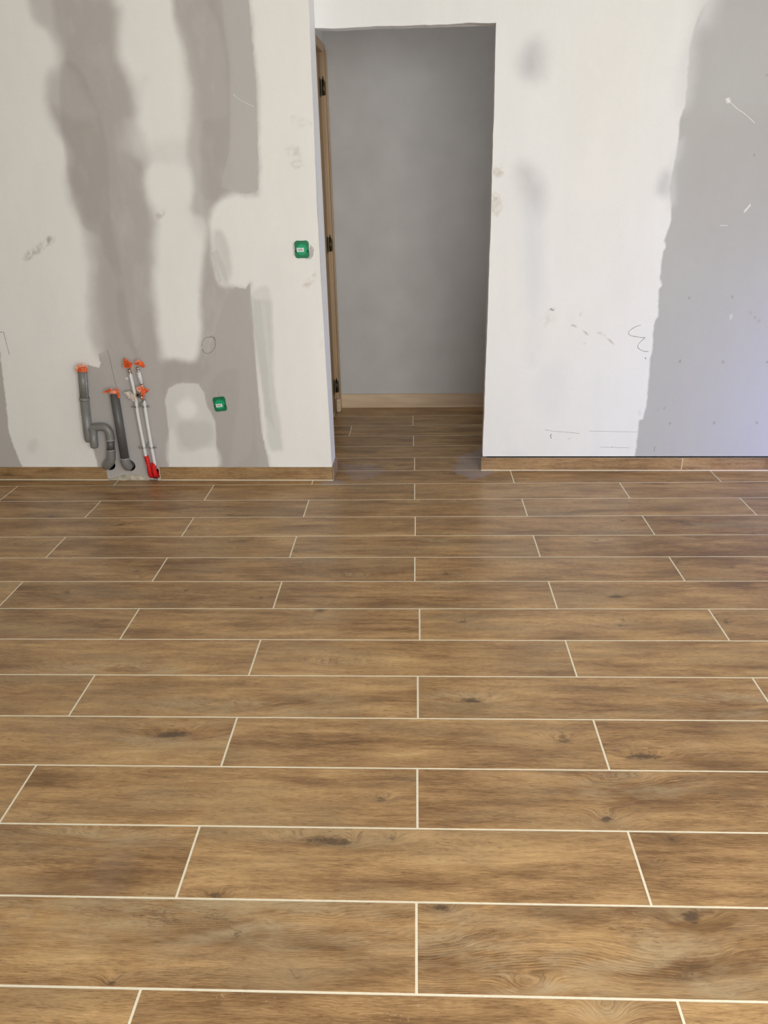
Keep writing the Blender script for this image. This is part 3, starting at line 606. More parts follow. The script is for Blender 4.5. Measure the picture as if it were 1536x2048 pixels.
def wall_object(name, grids, d, thick, extra, holes=()):
    """grids: (s_axis, z_axis, layers, base, left_edge_fn, right_edge_fn, low_edge_fn)"""
    bm_v, bm_f, cols = [], [], []
    side_f = []
    n0 = 0
    for (sa, za, layers, base, le, re_, lo) in grids:
        S, Z = np.meshgrid(sa, za, indexing='ij')
        C = wall_colors(S, Z, layers, base)
        P_ = S.copy(); Q = Z.copy()
        if le is not None: P_[0, :] = le(Z[0, :])
        if re_ is not None: P_[-1, :] = re_(Z[-1, :])
        if lo is not None: Q[:, 0] = lo(S[:, 0])
        nx, nz = S.shape
        idx = np.arange(nx * nz).reshape(nx, nz) + n0
        F = np.stack([idx[:-1, :-1], idx[1:, :-1], idx[1:, 1:], idx[:-1, 1:]], -1).reshape(-1, 4)
        ps, pz = P_.ravel(), Q.ravel()
        keep = np.ones(len(F), bool); rim = []
        for hs, hz, hr in holes:
            cs = ps[F - n0].mean(1); cz = pz[F - n0].mean(1)
            ins = (cs - hs) ** 2 + (cz - hz) ** 2 < hr ** 2
            both = np.intersect1d(F[ins & keep].ravel(), F[~ins & keep].ravel()) - n0
            keep &= ~ins
            ang = np.arctan2(pz[both] - hz, ps[both] - hs)
            ps[both] = hs + hr * np.cos(ang); pz[both] = hz + hr * np.sin(ang)
            # tunnel through the board
        F = F[keep]
        co = np.array([W(a, b, d) for a, b in zip(ps, pz)])
        bm_v.append(co); bm_f += F.tolist(); cols.append(C.reshape(-1, 3))
        # returns on the four sides
        loop = np.concatenate([idx[:, 0], idx[-1, 1:], idx[-2::-1, -1], idx[0, -2:0:-1]])
        bk = np.array([W(ps[i - n0], pz[i - n0], d + thick) for i in loop])
        sidx = np.arange(len(loop)) + n0 + nx * nz
        bm_v.append(bk); cols.append(np.tile(np.array(PAL['whiter']) * 0.97, (len(loop), 1)))
        SF = np.stack([loop, np.roll(loop, -1), np.roll(sidx, -1), sidx], -1)
        bm_f += SF.tolist()
        cor = [idx[0, 0], idx[-1, 0], idx[-1, -1], idx[0, -1]]
        n0 += nx * nz + len(loop)
        bq = np.array([W(ps[i - (n0 - nx * nz - len(loop))], pz[i - (n0 - nx * nz - len(loop))], d + thick) for i in cor])
        bm_v.append(bq); cols.append(np.tile(PAL['greyr'], (4, 1))); bm_f.append([n0 + 3, n0 + 2, n0 + 1, n0]); n0 += 4
    V = np.concatenate(bm_v); Cc = np.concatenate(cols)
    me = bpy.data.meshes.new(name)
    me.from_pydata(V.tolist(), [], bm_f)
    ca = me.color_attributes.new('paint', 'FLOAT_COLOR', 'POINT')
    ca.data.foreach_set('color', np.concatenate([Cc, np.ones((len(Cc), 1))], 1).astype(np.float32).ravel())
    me.materials.append(M_wall)
    me.materials.append(M_pencil); me.materials.append(M_scratch); me.materials.append(M_cavity_shade)
    # pencil marks and pale scratches lie on the plaster as thin strokes
    b2 = bmesh.new(); b2.from_mesh(me)
    for key, w, pts in MARKS:
        if (key == 'L' or key == 'W2') != (extra == 'L'): continue
        path = smooth_path([(s, z, 0) for s, z in pts], 5)
        for a, b in zip(path, path[1:]):
            t = (b - a); 
            if t.length < 1e-6: continue
            t.normalize(); nn = Vector((-t.y, t.x, 0)) * w * .62 * random.uniform(.7, 1.15)
            q = [b2.verts.new(W(p.x, p.y, d - 0.0004)) for p in (a - nn, b - nn, b + nn, a + nn)]
            f = b2.faces.new(q); f.material_index = 2 if key.startswith('W') else 1
    for hs, hz, hr in holes:                                   # round passages behind the board, coloured near-black for their shade
        n = 40
        r0 = [b2.verts.new(W(hs + hr * math.cos(2 * math.pi * k / n), hz + hr * math.sin(2 * math.pi * k / n), d)) for k in range(n)]
        r1 = [b2.verts.new(W(hs + hr * math.cos(2 * math.pi * k / n), hz + hr * math.sin(2 * math.pi * k / n), d + .07)) for k in range(n)]
        for k in range(n):
            f = b2.faces.new((r0[k], r0[(k + 1) % n], r1[(k + 1) % n], r1[k])); f.material_index = 3
        f = b2.faces.new(r1); f.material_index = 3
    if extra == 'R':                                            # near-black backing paints shade into the open joint above the skirting
        for f in wbox_faces(b2, 0.785, 3.4, 0.0, 0.0765, d + 0.010, d + 0.03): f.material_index = 3
    b2.to_mesh(me); b2.free()
    me.polygons.foreach_set('use_smooth', [False] * len(me.polygons))
    o = bpy.data.objects.new(name, me); COL.objects.link(o)
    return tag(o, kind='structure')
def wbox_faces(b, *a): return wbox(b, *a)

EL = [(0.0, 0.0), (0.07, 0.0005), (0.5, -0.003), (1.26, -0.008), (1.9, -0.001), (2.1, 0.001)]
ER = [(0.0, 0.764), (0.07, 0.7635), (1.1, 0.768), (1.6, 0.768), (1.97, 0.765), (1.985, 0.765)]
def left_wall_edge(z): return edge_s(z, EL) + 0.0015 * N1(z * 9, z * 0 + 3.3, 3)
def right_wall_edge(z): return edge_s(z, ER) + 0.0022 * N2(z * 14, z * 0 + 1.3, 3) * (z < 1.985)
def lintel_low(s): return 1.992 + 0.004 * N3(s * 11, s * 0 + 2.2, 3)

H1, H2, H3 = HOLES
wl_ = wall_object('wall_left', [(axis(-4.60, 0.0, -1.80, 0.0, .005, .05), axis(0.0, 2.62, 0.0, 2.12, .005, .05), LEFT_LAYERS, 'white', None, left_wall_edge, None)],
            0.0, 0.147, 'L', [(H1[0] - .002, H1[1] + .002, .030), (H2[0] - .002, H2[1], .030), (-0.912, .034, .029)])
tag(wl_, 'white and grey filled plasterboard wall left of the doorway, pipes in front')
wr_ = wall_object('wall_right', [(axis(0.765, 3.45, 0.765, 2.30, .005, .05), axis(0.0745, 2.62, 0.0745, 2.12, .005, .05), RIGHT_LAYERS, 'whiter', right_wall_edge, None, None),
                           (axis(0.0, 0.765, 0.0, 0.765, .005, .05), axis(1.992, 2.62, 1.992, 2.12, .005, .05), [], 'whiter', None, None, lintel_low)],
            0.147, 0.07, 'R')
tag(wr_, 'white wall right of the doorway turning grey at its right')

def slab(name, fn, mat, label=None):
    bm = bmesh.new(); fn(bm); o = link(name, bm, mat); tag(o, label, kind='structure'); return o
# corridor behind the doorway
slab('wall_back', lambda bm: wbox(bm, -0.35, 2.6, 0.0, 2.62, 1.344, 1.42), M_board_grey, 'bare grey plaster wall at the back of the passage')
slab('ceiling_passage', lambda bm: wbox(bm, -0.35, 2.6, 2.45, 2.50, 0.217, 1.344), M_white)
slab('ceiling', lambda bm: box(bm, (-5.3, -2.7, 2.6), (3.6, 4.1, 2.7)), M_white)
slab('wall_side', lambda bm: box(bm, (-5.15, -2.7, 0.0), (-5.0, 4.0, 2.62)), M_white)
def right_side(bm):
    box(bm, (3.0, -2.7, 0), (3.15, 2.55, 2.62)); box(bm, (3.0, 3.50, 0), (3.15, 4.1, 2.62)); box(bm, (3.0, 2.55, 0.62), (3.15, 3.50, 2.62)); box(bm, (3.0, 2.55, 0), (3.15, 3.50, .1))
slab('wall_window_side', right_side, M_white)
def rear(bm):
    box(bm, (-5.15, -1.55, 0), (-0.2, -1.4, 2.62)); box(bm, (2.6, -1.55, 0), (3.15, -1.4, 2.62)); box(bm, (-0.2, -1.55, 2.42), (2.6, -1.4, 2.62)); box(bm, (-0.2, -1.55, 0), (2.6, -1.4, 0.35))
slab('wall_rear', rear, M_white)

# left end of the passage: wall pieces round the door
def end_wall(bm):
    wbox(bm, -0.20, -0.118, 2.093, 2.62, 0.217, 1.344)
    wbox(bm, -0.20, -0.118, 0.0, 2.093, 0.217, 0.36)
    wbox(bm, -0.20, -0.118, 0.0, 2.093, 1.325, 1.344)
slab('wall_passage_left', end_wall, M_board_grey)

# ---------------------------------------------------------------- door at the left end of the passage
bm = bmesh.new()
wbox(bm, -0.150, -0.104, 0.0, 2.080, 1.262, 1.325)          # jamb by the back wall
wbox(bm, -0.150, -0.104, 0.0, 2.080, 0.36, 0.42)
bevel(bm, 0.004)
door = link('door_1', bm, M_frame)
tag(door, 'wooden door and frame closing the left end of the passage', kind='structure')
bm = bmesh.new(); wbox(bm, -0.150, -0.104, 2.045, 2.090, 0.36, 1.325); bevel(bm, 0.004); link('frame_head', bm, M_frame, door)
bm = bmesh.new(); wbox(bm, -0.104, -0.096, 0.0, 2.06, 1.300, 1.338); bevel(bm, 0.003); link('cover_strip', bm, M_frame, door)
bm = bmesh.new(); wbox(bm, -0.175, -0.128, 0.008, 2.040, 0.42, 1.258); bevel(bm, 0.002)
tag(link('door_leaf', bm, M_door, door), 'darker brown door leaf')
for hz in (1.880, 1.045, 0.175):
    bm = bmesh.new()
    wbox(bm, -0.128, -0.1245, hz - .055, hz + .035, 1.195, 1.258)
    wbox(bm, -0.1085, -0.1015, hz - .045, hz + .020, 1.2560, 1.275)
    h = link('hinge', bm, M_hinge, door)
    bm = bmesh.new()
    tube(bm, [W(-0.112, hz - .048, 1.252), W(-0.112, hz + .030, 1.252)], .0075, 16)
    tube(bm, [W(-0.112, hz + .030, 1.252), W(-0.112, hz + .047, 1.252)], [.0045, .002], 12)
    link('hinge_pin', bm, M_hinge, h)
bm = bmesh.new(); wbox(bm, -0.118, -0.092, 0.0, 0.085, 1.235, 1.344); bevel(bm, 0.004); link('plinth_block', bm, M_hall_skirt, door)

# ---------------------------------------------------------------- skirtings
def skirting(name, pieces, d_face, top, thick, foot=True, seg_mat=None, label=None):
    """pieces: (s0, s1) tiles standing on edge; one mesh with UVs for the grain"""
    me_v, me_f, uv, mi = [], [], [], []
    bm = bmesh.new()
    for i, (a, b) in enumerate(pieces):
        n = max(2, int((b - a) / 0.02)); o_ = (RNG.uniform(0, 50), RNG.uniform(0, 50))
        ss = np.linspace(a, b, n)
        rows = [(0.0035, 0), (top * .5, 0), (top - .0015, 0), (top, .0012), (top, thick)]
        vs = [[bm.verts.new(W(s, z, d_face + dd)) for (z, dd) in rows] for s in ss]
        uvl = bm.loops.layers.uv.verify()
        for k in range(n - 1):
            for r in range(4):
                f = bm.faces.new((vs[k][r], vs[k + 1][r], vs[k + 1][r + 1], vs[k][r + 1]))
                f.material_index = 0 if r < 3 else 1
                for lp, (kk, rr) in zip(f.loops, ((k, r), (k + 1, r), (k + 1, r + 1), (k, r + 1))):
                    lp[uvl].uv = (ss[kk] + o_[0], rows[rr][0] + o_[1])
        for vv in (vs[0], vs[-1]):
            q = [bm.verts.new(W(ss[0] if vv is vs[0] else ss[-1], rows[0][0], d_face + thick))]
            f = bm.faces.new([vv[0], vv[1], vv[2], vv[3], vv[4], q[0]]); f.material_index = 1
        if foot: 
            for f in wbox(bm, a, b, -.0008, .0040, d_face - .0012, d_face + .006): f.material_index = 2
        if i: 
            for f in wbox(bm, a - .0035, a, .0, top - .001, d_face + .0012, d_face + .006): f.material_index = 2
    me = bpy.data.meshes.new(name); bm.to_mesh(me); bm.free()
    me.uv_layers[0].name = 'grain'
    nv = len(me.vertices)
    S = np.array([v.co.x for v in me.vertices]); 
    zz = np.zeros(nv)
    grain_attrs(me, 0.01 * N1(S * 4, S * 0), np.clip(N2(S * 9, S * 0 + 3, 3) - .45, 0, 1) * 1.2, np.abs(N3(S * 3, S * 0)) * .6, zz + .15, zz)
    for m in (M_skirt, M_tile_edge, M_grout): me.materials.append(m)
    o = bpy.data.objects.new(name, me); COL.objects.link(o)
    return tag(o, label, kind='structure')
bl = skirting('baseboard_left', [(-4.60, -2.765), (-2.762, -1.760), (-1.757, -1.163), (-0.884, 0.006)], -0.009, 0.0700, 0.009, label='wood-effect tile skirting left of the doorway, interrupted behind the pipes')
skirting('baseboard_right', [(0.757, 1.769), (1.7725, 2.78), (2.7835, 3.45)], 0.138, 0.0680, 0.009, label='wood-effect tile skirting right of the doorway')
# the piece that turns the corner into the doorway
bm = bmesh.new()
wbox(bm, 0.0005, 0.0105, 0.003, 0.0695, -0.009, 0.147)
uvl = bm.loops.layers.uv.verify()
for f in bm.faces:
    for lp in f.loops: lp[uvl].uv = (lp.vert.co.y, lp.vert.co.z)
me = bpy.data.meshes.new('skirting_return'); bm.to_mesh(me); bm.free(); me.uv_layers[0].name = 'grain'
z8 = np.zeros(8); grain_attrs(me, z8, z8, z8, z8 + .3, z8 + .25); me.materials.append(M_skirt)
ret = bpy.data.objects.new('skirting_return', me); COL.objects.link(ret); ret.parent = bl
# pale wooden skirting along the back of the passage
bm = bmesh.new(); wbox(bm, -0.112, 2.5, 0.0, 0.0935, 1.330, 1.344); bevel(bm, 0.003)
tag(link('baseboard_back', bm, M_hall_skirt), 'pale wooden skirting at the foot of the passage back wall', kind='structure')

# mortar left where the skirting is missing
bm = bmesh.new()
def lump(bm, s0, s1, hfun, dfun, n=44):
    rows = []
    for k in range(n + 1):
        s = s0 + (s1 - s0) * k / n; h = hfun(s); dd = dfun(s)
        rows.append([bm.verts.new(W(s, z, d)) for z, d in ((0.0, -dd), (h * .25, -dd * .93), (h * .6, -dd * .6), (h, -.0008), (h, .003))])
    for a, b in zip(rows, rows[1:]):
        for i in range(4): f = bm.faces.new((a[i], b[i], b[i + 1], a[i + 1])); f.smooth = True
lump(bm, -1.163, -0.945, lambda s: max(.004, np.interp(s, [-1.163, -1.13, -1.07, -1.03, -.98, -.945], [.006, .012, .026, .029, .020, .004]) + .003 * float(N1(np.array(s * 60), np.array(1.)))),
     lambda s: .010 + .004 * float(N2(np.array(s * 50), np.array(2.))))
lump(bm, -0.90, -0.878, lambda s: .012 + .004 * float(N1(np.array(s * 90), np.array(5.))), lambda s: .012)
link('mortar_smear', bm, M_mortar, wl_)

# ---------------------------------------------------------------- waste pipes
PD = -0.036
R50 = 0.0213
def crumple(name, outline, d0, mat, parent, amp=.006, thick=.0012, seed=0, lift=None, label=None):
    """a folded scrap of tape: fan from its centre with creases"""
    rr = random.Random(seed); bm = bmesh.new()
    cx = sum(p[0] for p in outline) / len(outline); cz = sum(p[1] for p in outline) / len(outline)
    n = len(outline); pts = []
    for i in range(n):
        a = outline[i]; b = outline[(i + 1) % n]
        pts += [a, ((a[0] + b[0]) / 2 + rr.uniform(-.0012, .0012), (a[1] + b[1]) / 2 + rr.uniform(-.0012, .0012))]
    c = bm.verts.new(W(cx, cz, d0 - amp))
    mid = [bm.verts.new(W(cx + (p[0] - cx) * .55, cz + (p[1] - cz) * .55, d0 + (amp if i % 2 else -amp) * rr.uniform(.3, 1.1))) for i, p in enumerate(pts)]
    out = [bm.verts.new(W(p[0], p[1], d0 + (-amp if i % 2 else amp) * rr.uniform(.2, 1.2))) for i, p in enumerate(pts)]
    m = len(pts)
    for i in range(m):
        j = (i + 1) % m
        bm.faces.new((c, mid[i], mid[j])); bm.faces.new((mid[i], out[i], out[j], mid[j]))
    bmesh.ops.recalc_face_normals(bm, faces=bm.faces)
    bmesh.ops.solidify(bm, geom=bm.faces[:], thickness=thick)
    o = link(name, bm, mat, parent)
    if label: o['label'] = label
    return o

def cap_tape(name, top, axis_dir, r, h, parent, mat, seed, flare=1.12, label=None):
    """tape wrapped over a pipe mouth: pleated skirt and a puckered top"""
    rr = random.Random(seed); bm = bmesh.new(); n = 28
    t = Vector(axis_dir).normalized(); a = Vector((0, 1, 0)); a = (a - t * a.dot(t)).normalized(); b = t.cross(a)
    rings = []
    for k, (hh, f) in enumerate(((-h, flare), (-h * .6, 1.06), (-h * .2, 1.09), (.003, 1.10), (.008, .98), (.006, .6), (.002, .25))):
        ring = []
        for i in range(n):
            an = 2 * math.pi * i / n; q = r * f * (1 + (.07 if k < 5 else .1) * math.sin(an * 5 + seed) * rr.uniform(.3, 1)) + rr.uniform(-.0006, .0006)
            dz = (rr.uniform(-.004, .004) + .004 * math.sin(an * 2 + seed)) if k == 0 else rr.uniform(-.0012, .0012)
            ring.append(bm.verts.new(Vector(top) + (a * math.cos(an) + b * math.sin(an)) * q + t * (hh + dz)))
        rings.append(ring)
    for r0, r1 in zip(rings, rings[1:]):
        for i in range(n): bm.faces.new((r0[i], r0[(i + 1) % n], r1[(i + 1) % n], r1[i]))
    bm.faces.new(rings[-1])
    o = link(name, bm, mat, parent)
    if label: o['label'] = label
    return o

# pipe with the branch
a0, a1, a2, a3 = wp(P1, PD)
wp1 = empty('waste_pipe', W(-1.20, 0.10, PD), 'grey waste pipe with side branch and bend, leftmost of the pipes on the wall', 'waste pipe', 'grey waste pipes on the left wall')
ax = (a0 - a1).normalized()
bm = bmesh.new(); tube(bm, [a0, a1], R50, 32); link('pipe', bm, M_pvc_mid, wp1)
# moulding seam with small lug along its right side
bm = bmesh.new(); sd = Vector(W(1, 0, 0)) - Vector(W(0, 0, 0))
tube(bm, [a0 + sd * .0200 - Vector((0, .012, 0)) - ax * .02, a1 + sd * .0200 - Vector((0, .012, 0)) + ax * .008], .0026, 8)
lug = a0.lerp(a1, .52) + sd * .0245 - Vector((0, .012, 0))
tube(bm, [lug + Vector((.0065 * math.cos(t), 0, .0065 * math.sin(t))) for t in np.linspace(0, 2 * math.pi, 13)], .0016, 8, cap=False)
tag(link('seam', bm, M_pvc_rim, wp1), 'pale seam with a small loop')
bm = bmesh.new(); c = a1
pts, rad = profile((c + ax * .008, c - ax * .008), [(0, R50), (.12, R50 * 1.12), (.3, R50 * 1.2), (.7, R50 * 1.2), (.88, R50 * 1.12), (1, R50 * 1.02)])
tube(bm, pts, rad, 36); link('collar', bm, M_pvc_mid, wp1)
bm = bmesh.new()
pts, rad = profile((a1 - ax * .008, a3), [(0, R50 * 1.04), (.8, R50 * 1.02), (.93, R50 * .98), (.985, R50 * .8), (1, R50 * .5)])
tube(bm, pts, rad, 36)
s0_, s1_ = wp(STUB, PD - .004)
pts, rad = profile((s0_ + Vector((0, 0, .02)), s1_), [(0, .0195), (.93, .0195), (1, .0175)])
tube(bm, pts, rad, 32)
link('branch_fitting', bm, M_pvc_mid, wp1)
bm = bmesh.new()
for z_ in (.33, .345, .36, .31): 
    p = Vector(W(-1.2275, z_, PD - .004)); tube(bm, [p, p + Vector((-.003, 0, .006))], .003, 6)
tag(link('glue_drips', bm, M_label, wp1), 'whitish glue crumbs')
bp_ = smooth_path(wp(BR, PD), 8)
bm = bmesh.new(); tube(bm, bp_, [.0198] * (len(bp_) - 6) + [.0208] * 6, 32); link('bend', bm, M_pvc_mid, wp1)
dk = wp(DK, PD)
for a_, b_, r_ in ((dk[0] + Vector((0, 0, .003)), dk[0] - Vector((0, 0, .002)), .0212), (dk[1] + Vector((0, 0, .001)), dk[1] - Vector((0, 0, .003)), .0218)):
    bm = bmesh.new(); tube(bm, [a_, b_], r_, 32); tag(link('socket_rim', bm, M_pvc_rim, wp1), 'pale socket rim')
bm = bmesh.new(); tube(bm, dk, .0190, 32); tag(link('short_pipe', bm, M_pvc_dark, wp1), 'darker short length of pipe')
e = wp(EL_PTS, PD)
hc = Vector(W(H1[0] - .010, H1[1] + .004, .02)); hm = Vector(W(H1[0] - .010, H1[1] + .004, -.018))
bm = bmesh.new(); ep = smooth_path([e[0], e[1], e[2] + Vector((0.002, .003, 0)), hm, hc, Vector(W(H1[0] - .010, H1[1] + .004, .06))], 8)
tube(bm, ep, [.0212 + .002 * max(0, min(1, (i - 8) / 12)) for i in range(len(ep))], 32); link('wall_elbow', bm, M_pvc_mid, wp1)
cap_tape('tape_cap', a0, ax, R50, .010, wp1, M_tape, 3, 1.18)
crumple('tape_flap', T1[:5] + [(-1.162, .604), (-1.19, .604)], PD - .022, M_tape_pale, wp1, .003, seed=5, label='pale folded edge of the tape')

# straight pipe
b0, b1, b2_ = wp(P2, PD)
wp2 = empty('waste_pipe', W(-1.035, 0.08, PD), 'dark grey straight waste pipe with elbow into the wall, right of the branched one', 'waste pipe', 'grey waste pipes on the left wall')
bx = (b0 - b2_).normalized()
bm = bmesh.new(); tube(bm, [b0, b2_], R50, 32); link('pipe', bm, M_pvc_dark, wp2)
bm = bmesh.new(); tube(bm, [b2_ + bx * .002, b2_ - bx * .002], R50 * 1.14, 32); tag(link('socket_rim', bm, M_pvc_rim, wp2), 'pale socket rim')
hc2 = W(H2[0] - .008, H2[1] + .002, .06)
ep = smooth_path([b2_, Vector(W(-1.0425, .105, PD)), Vector(W(-1.040, .084, PD + .010)), Vector(W(H2[0] - .006, .077, -.004)), Vector(hc2)], 8)
bm = bmesh.new(); tube(bm, ep, [R50 * 1.1] * len(ep), 32); link('wall_elbow', bm, M_pvc_mid, wp2)
cap_tape('tape_cap', b0, bx, R50, .009, wp2, M_tape_pale, 8, 1.15, 'pale orange tape over the pipe mouth')
crumple('tape_flap', [(-1.092, .476), (-1.062, .489), (-1.040, .497), (-1.044, .484), (-1.062, .478), (-1.074, .470)], PD - .024, M_tape, wp2, .003, seed=2)
crumple('tape_flap', [(-1.026, .495), (-1.012, .488), (-1.011, .452), (-1.018, .440), (-1.024, .455), (-1.027, .478)], PD - .020, M_tape, wp2, .003, seed=4)

# ---------------------------------------------------------------- water supply pipes
def fitting(bm, p, t, L, r):
    pts, rad = profile((p, p + t * L), [(0, r * .8), (.15, r), (.3, r), (.34, r * .65), (.5, r * .65), (.54, r * 1.15), (.8, r * 1.15), (.84, r * .7), (1, r * .7)])
    tube(bm, pts, rad, 12)
RW = 0.0082
sp1 = empty('water_pipe', W(-0.935, 0.03, PD), 'taller left white water pipe with a stop valve halfway and red sleeve below', 'water pipe', 'white water pipes on the left wall')
w = smooth_path(wp(W1, PD), 8)
bm = bmesh.new(); tube(bm, w, RW, 20); link('pipe', bm, M_pipe_white, sp1)
t_ = (w[0] - w[1]).normalized()
bm = bmesh.new(); fitting(bm, w[0] - t_ * .004, t_, .030, .0085); link('end_fitting', bm, M_chrome, sp1)
crumple('orange_tape', [(-.966, .640), (-.955, .636), (-.951, .612), (-.950, .592), (-.962, .590), (-.972, .606)], PD - .010, M_tape, sp1, .007, seed=11)
crumple('orange_tape', [(-.953, .630), (-.938, .618), (-.932, .606), (-.940, .590), (-.950, .586), (-.954, .602)], PD - .006, M_tape, sp1, .006, seed=12)
crumple('pale_tape', [(-.982, .598), (-.974, .608), (-.966, .596), (-.960, .588), (-.972, .588)], PD - .004, M_tape_pale, sp1, .003, seed=13, label='pale pink scrap of tape')
bm = bmesh.new(); tube(bm, smooth_path([Vector(W(-.929, .604, PD - .01)), Vector(W(-.931, .592, PD - .01)), Vector(W(-.937, .582, PD - .01)), Vector(W(-.943, .574, PD - .008))], 5), .0016, 8)
link('tape_thread', bm, M_tape_pale, sp1)
def red_sleeve(parent, pts, n=52):
    p = smooth_path(pts, 12); m = len(p); bm = bmesh.new()
    tube(bm, p, [.0112 + (.0008 if i % 2 else -.0004) for i in range(m)], 22); link('red_sleeve', bm, M_red, parent)
red_sleeve(sp1, [Vector(W(-.9318, .142, PD)), Vector(W(-.9265, .09, PD)), Vector(W(-.9248, .055, PD + .001)), Vector(W(-.9250, .036, PD + .007)), Vector(W(-.9252, .028, PD + .022)), Vector(W(-.9252, .028, .03))])
sp2 = empty('water_pipe', W(-0.895, 0.03, PD), 'shorter right white water pipe topped by orange tape, red sleeve below', 'water pipe', 'white water pipes on the left wall')
w2 = smooth_path(wp(W2, PD), 8)
bm = bmesh.new(); tube(bm, w2, RW, 20); link('pipe', bm, M_pipe_white, sp2)
t2 = Vector((0, 0, 1))
bm = bmesh.new(); fitting(bm, w2[0] - t2 * .004, t2, .030, .0085); fitting(bm, w2[0] + t2 * .022, t2, .03, .007); link('end_fitting', bm, M_chrome, sp2)
u0, u1 = wp(W3, PD)
bm = bmesh.new(); tube(bm, [u0 - Vector((0, 0, .006)), u1], .0095, 16); tag(link('pipe_tail', bm, M_pipe_white, sp2), 'short wrapped white length above the valve')
bm = bmesh.new(); fitting(bm, u0 - Vector((0, 0, .008)), (u0 - u1).normalized(), .026, .0075); link('fitting', bm, M_chrome, sp2)
bm = bmesh.new(); fitting(bm, u1 + Vector((0, 0, .004)), Vector((.12, 0, -1)).normalized(), .030, .0075); link('fitting', bm, M_chrome, sp2)
v0 = Vector(W(-.918, .458, PD - .006))
bm = bmesh.new()
tube(bm, [v0 + Vector((0, .02, 0)), v0 + Vector((0, -.012, 0))], [.011, .0135], 16)
tube(bm, [v0 + Vector((.004, 0, -.006)), v0 + Vector((.018, 0, -.024))], .0075, 12)
tube(bm, [v0 + Vector((.004, 0, .0)), v0 + Vector((.022, 0, .022))], .006, 12)
link('stop_valve', bm, M_chrome, sp1)
bm = bmesh.new(); tube(bm, [v0 + Vector((-.003, -.0125, .001)), v0 + Vector((-.003, -.0155, .001))], [.0065, .0055], 14)
tag(link('valve_bore', bm, M_cavity_shade, sp1), 'near-black disc painted as shade in the valve bore')
crumple('orange_tape', [(-.921, .611), (-.910, .624), (-.894, .630), (-.878, .618), (-.868, .600), (-.872, .592), (-.886, .598), (-.900, .604)], PD - .012, M_tape, sp2, .006, seed=21)
crumple('pale_tape', [(-.917, .6135), (-.905, .628), (-.893, .632), (-.884, .624), (-.895, .620)], PD - .018, M_tape_pale, sp2, .002, seed=22, label='pale fold on top of the tape')
crumple('orange_tape', [(-.902, .489), (-.885, .494), (-.862, .486), (-.866, .478), (-.884, .470), (-.892, .450), (-.899, .430), (-.902, .452)], PD - .016, M_tape, sp2, .005, seed=23)
crumple('pale_tape', [(-.932, .489), (-.915, .501), (-.890, .508), (-.888, .494), (-.900, .484), (-.912, .470)], PD - .012, M_tape_pale, sp2, .004, seed=25, label='pale peach scrap of tape')
crumple('clear_tape', [(-.990, .474), (-.955, .477), (-.934, .462), (-.928, .440), (-.942, .426), (-.962, .436), (-.976, .452)], PD - .018, M_clear, sp1, .003, seed=24, label='cloudy clear scrap hanging to the left')
red_sleeve(sp2, [Vector(W(-.8982, .104, PD)), Vector(W(-.9000, .078, PD)), Vector(W(-.9012, .055, PD + .001)), Vector(W(-.9015, .036, PD + .007)), Vector(W(-.9015, .028, PD + .022)), Vector(W(-.9015, .028, .03))])

# double clamps
def clamp(z, s1, s2, label):
    c = empty('pipe_clamp', W((s1 + s2) / 2, z, PD), label, 'pipe clamp', 'metal pipe clamps on the water pipes')
    for s in (s1, s2):
        bm = bmesh.new()
        ring = [W(s + .0102 * math.cos(t), z, PD + .0102 * math.sin(t)) for t in np.linspace(0, 2 * math.pi, 25)]
        n = 24
        vs = [[bm.verts.new(W(s + r * math.cos(2 * math.pi * k / n), z + dz, PD + r * math.sin(2 * math.pi * k / n))) for k in range(n)] for r, dz in ((.0084, -.004), (.0108, -.004), (.0108, .004), (.0084, .004))]
        for i in range(4):
            for k in range(n): bm.faces.new((vs[i][k], vs[i][(k + 1) % n], vs[(i + 1) % 4][(k + 1) % n], vs[(i + 1) % 4][k]))
        link('ring', bm, M_zinc, c)
    bm = bmesh.new()
    wbox(bm, s1 - .026, s1 - .010, z - .0035, z + .0035, PD - .002, PD + .002)
    wbox(bm, s1 + .010, s2 - .010, z - .0035, z + .0035, PD - .002, PD + .002)
    wbox(bm, s2 + .010, s2 + .026, z - .0035, z + .0035, PD - .002, PD + .002)
    bevel(bm, .0008, 1); link('strap', bm, M_zinc, c)
    for s in (s1 - .020, s2 + .020):
        bm = bmesh.new(); tube(bm, [W(s, z, PD + .006), W(s, z, PD - .007)], .0022, 10); tube(bm, [W(s, z, PD - .004), W(s, z, PD - .007)], .0042, 10); link('screw', bm, M_zinc, c)
    bm = bmesh.new(); m_ = (s1 + s2) / 2
    tube(bm, [W(m_, z + .003, PD), W(m_, z + .003, -.001)], .0035, 12); tube(bm, [W(m_, z + .010, PD + .012), W(m_, z + .010, -.001)], .0075, 14)
    link('wall_stud', bm, M_zinc, c)
clamp(.397, -.943, -.9025, 'upper double metal clamp, just below the valve on the white pipes')
clamp(.186, -.937, -.898, 'lower double metal clamp, just above the red sleeves')

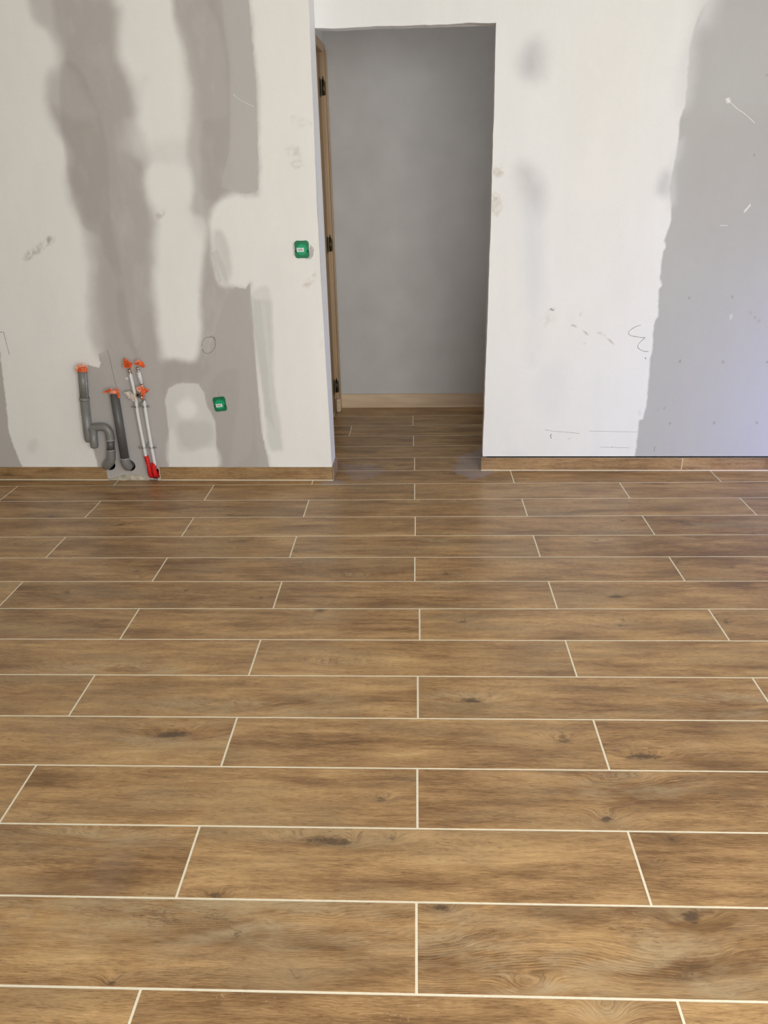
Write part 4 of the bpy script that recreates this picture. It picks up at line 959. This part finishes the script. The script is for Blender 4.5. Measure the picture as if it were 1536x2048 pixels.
# ---------------------------------------------------------------- green boxes
def green_box(s, z, w, h, rot, label, lab_off, lw_, lh_):
    c = empty('junction_box', W(s, z, 0), label, 'junction box', 'green electrical boxes in the left wall')
    cr, sr = math.cos(rot), math.sin(rot)
    def L(x, y, d): return W(s + x * cr - y * sr, z + x * sr + y * cr, d)
    bm = bmesh.new(); n = 64; rings = []
    for (k, d) in ((1.0, .004), (1.0, -.0035), (.96, -.0055), (.80, -.0055)):
        ring = []
        for i in range(n):
            t = 2 * math.pi * i / n; e_ = 5.0
            x = math.copysign(abs(math.cos(t)) ** (2 / e_), math.cos(t)); y = math.copysign(abs(math.sin(t)) ** (2 / e_), math.sin(t))
            notch = 1 - .05 * math.exp(-((abs(math.cos(t)) - 1) / .01) ** 2) - .03 * math.exp(-((abs(math.sin(t)) - 1) / .01) ** 2)
            ring.append(bm.verts.new(L(x * w / 2 * k * notch, y * h / 2 * k * notch, d)))
        rings.append(ring)
    for r0, r1 in zip(rings, rings[1:]):
        for i in range(n): bm.faces.new((r0[i], r0[(i + 1) % n], r1[(i + 1) % n], r1[i]))
    bm.faces.new(rings[-1]); bm.faces.new(rings[0][::-1])
    link('box', bm, M_green_dark, c)
    for sx in (-1, 1):
        bm = bmesh.new(); wbox(bm, s + sx * w * .40 - .003, s + sx * w * .40 + .003, z - .013, z - .002, -.0062, -.004); bevel(bm, .001, 1); tag(link('clip', bm, M_cavity_shade, c), 'slot with its shade coloured near-black')
    bm = bmesh.new(); r = w * .375
    prof = [(-.004, r), (-.0085, r), (-.0095, r * .95), (-.0095, r * .86), (-.0080, r * .82), (-.0080, .001)]
    rs = [[bm.verts.new(L(q * math.cos(2 * math.pi * i / 48), q * math.sin(2 * math.pi * i / 48), d)) for i in range(48)] for d, q in prof]
    for r0, r1 in zip(rs, rs[1:]):
        for i in range(48): bm.faces.new((r0[i], r0[(i + 1) % 48], r1[(i + 1) % 48], r1[i]))
    lid = link('lid', bm, M_green, c); lid['label'] = 'lighter green round lid'
    x0, y0 = lab_off
    bm = bmesh.new(); q = [bm.verts.new(L(x0 + a * lw_ / 2, y0 + b * lh_ / 2, -.0097)) for a, b in ((-1, -1), (1, -1), (1, 1), (-1, 1))]
    q2 = [bm.verts.new(L(x0 + a * lw_ / 2, y0 + b * lh_ / 2, -.0080)) for a, b in ((-1, -1), (1, -1), (1, 1), (-1, 1))]
    bm.faces.new(q); 
    for i in range(4): bm.faces.new((q[i], q[(i + 1) % 4], q2[(i + 1) % 4], q2[i]))
    st = link('sticker', bm, M_label, lid)
    bm = bmesh.new(); k = 5; cw = lw_ * .7 / k
    for i in range(k):                                       # a short row of small grey characters
        xx = x0 - lw_ * .35 + i * cw
        for (a, b, c_, d_) in ((0, 0, .25, 1), (.25, .75, .8, 1), (.25, 0, .8, .25), (.55, .25, .8, .75) if i % 2 else (.25, .4, .8, .6)):
            q = [bm.verts.new(L(xx + cw * u, y0 - lh_ * .24 + lh_ * .48 * v, -.00985)) for u, v in ((a, b), (c_, b), (c_, d_), (a, d_))]
            bm.faces.new(q)
    link('print', bm, M_ink, lid)
green_box(BOXES[0][0], BOXES[0][1], .067, .077, 0, 'green junction box beside the doorway, the higher of the two', (-.006, -.001), .032, .017)
green_box(BOXES[1][0] , BOXES[1][1], .064, .074, .10, 'green junction box low on the grey plaster, right of the pipes', (-.003, -.005), .031, .016)
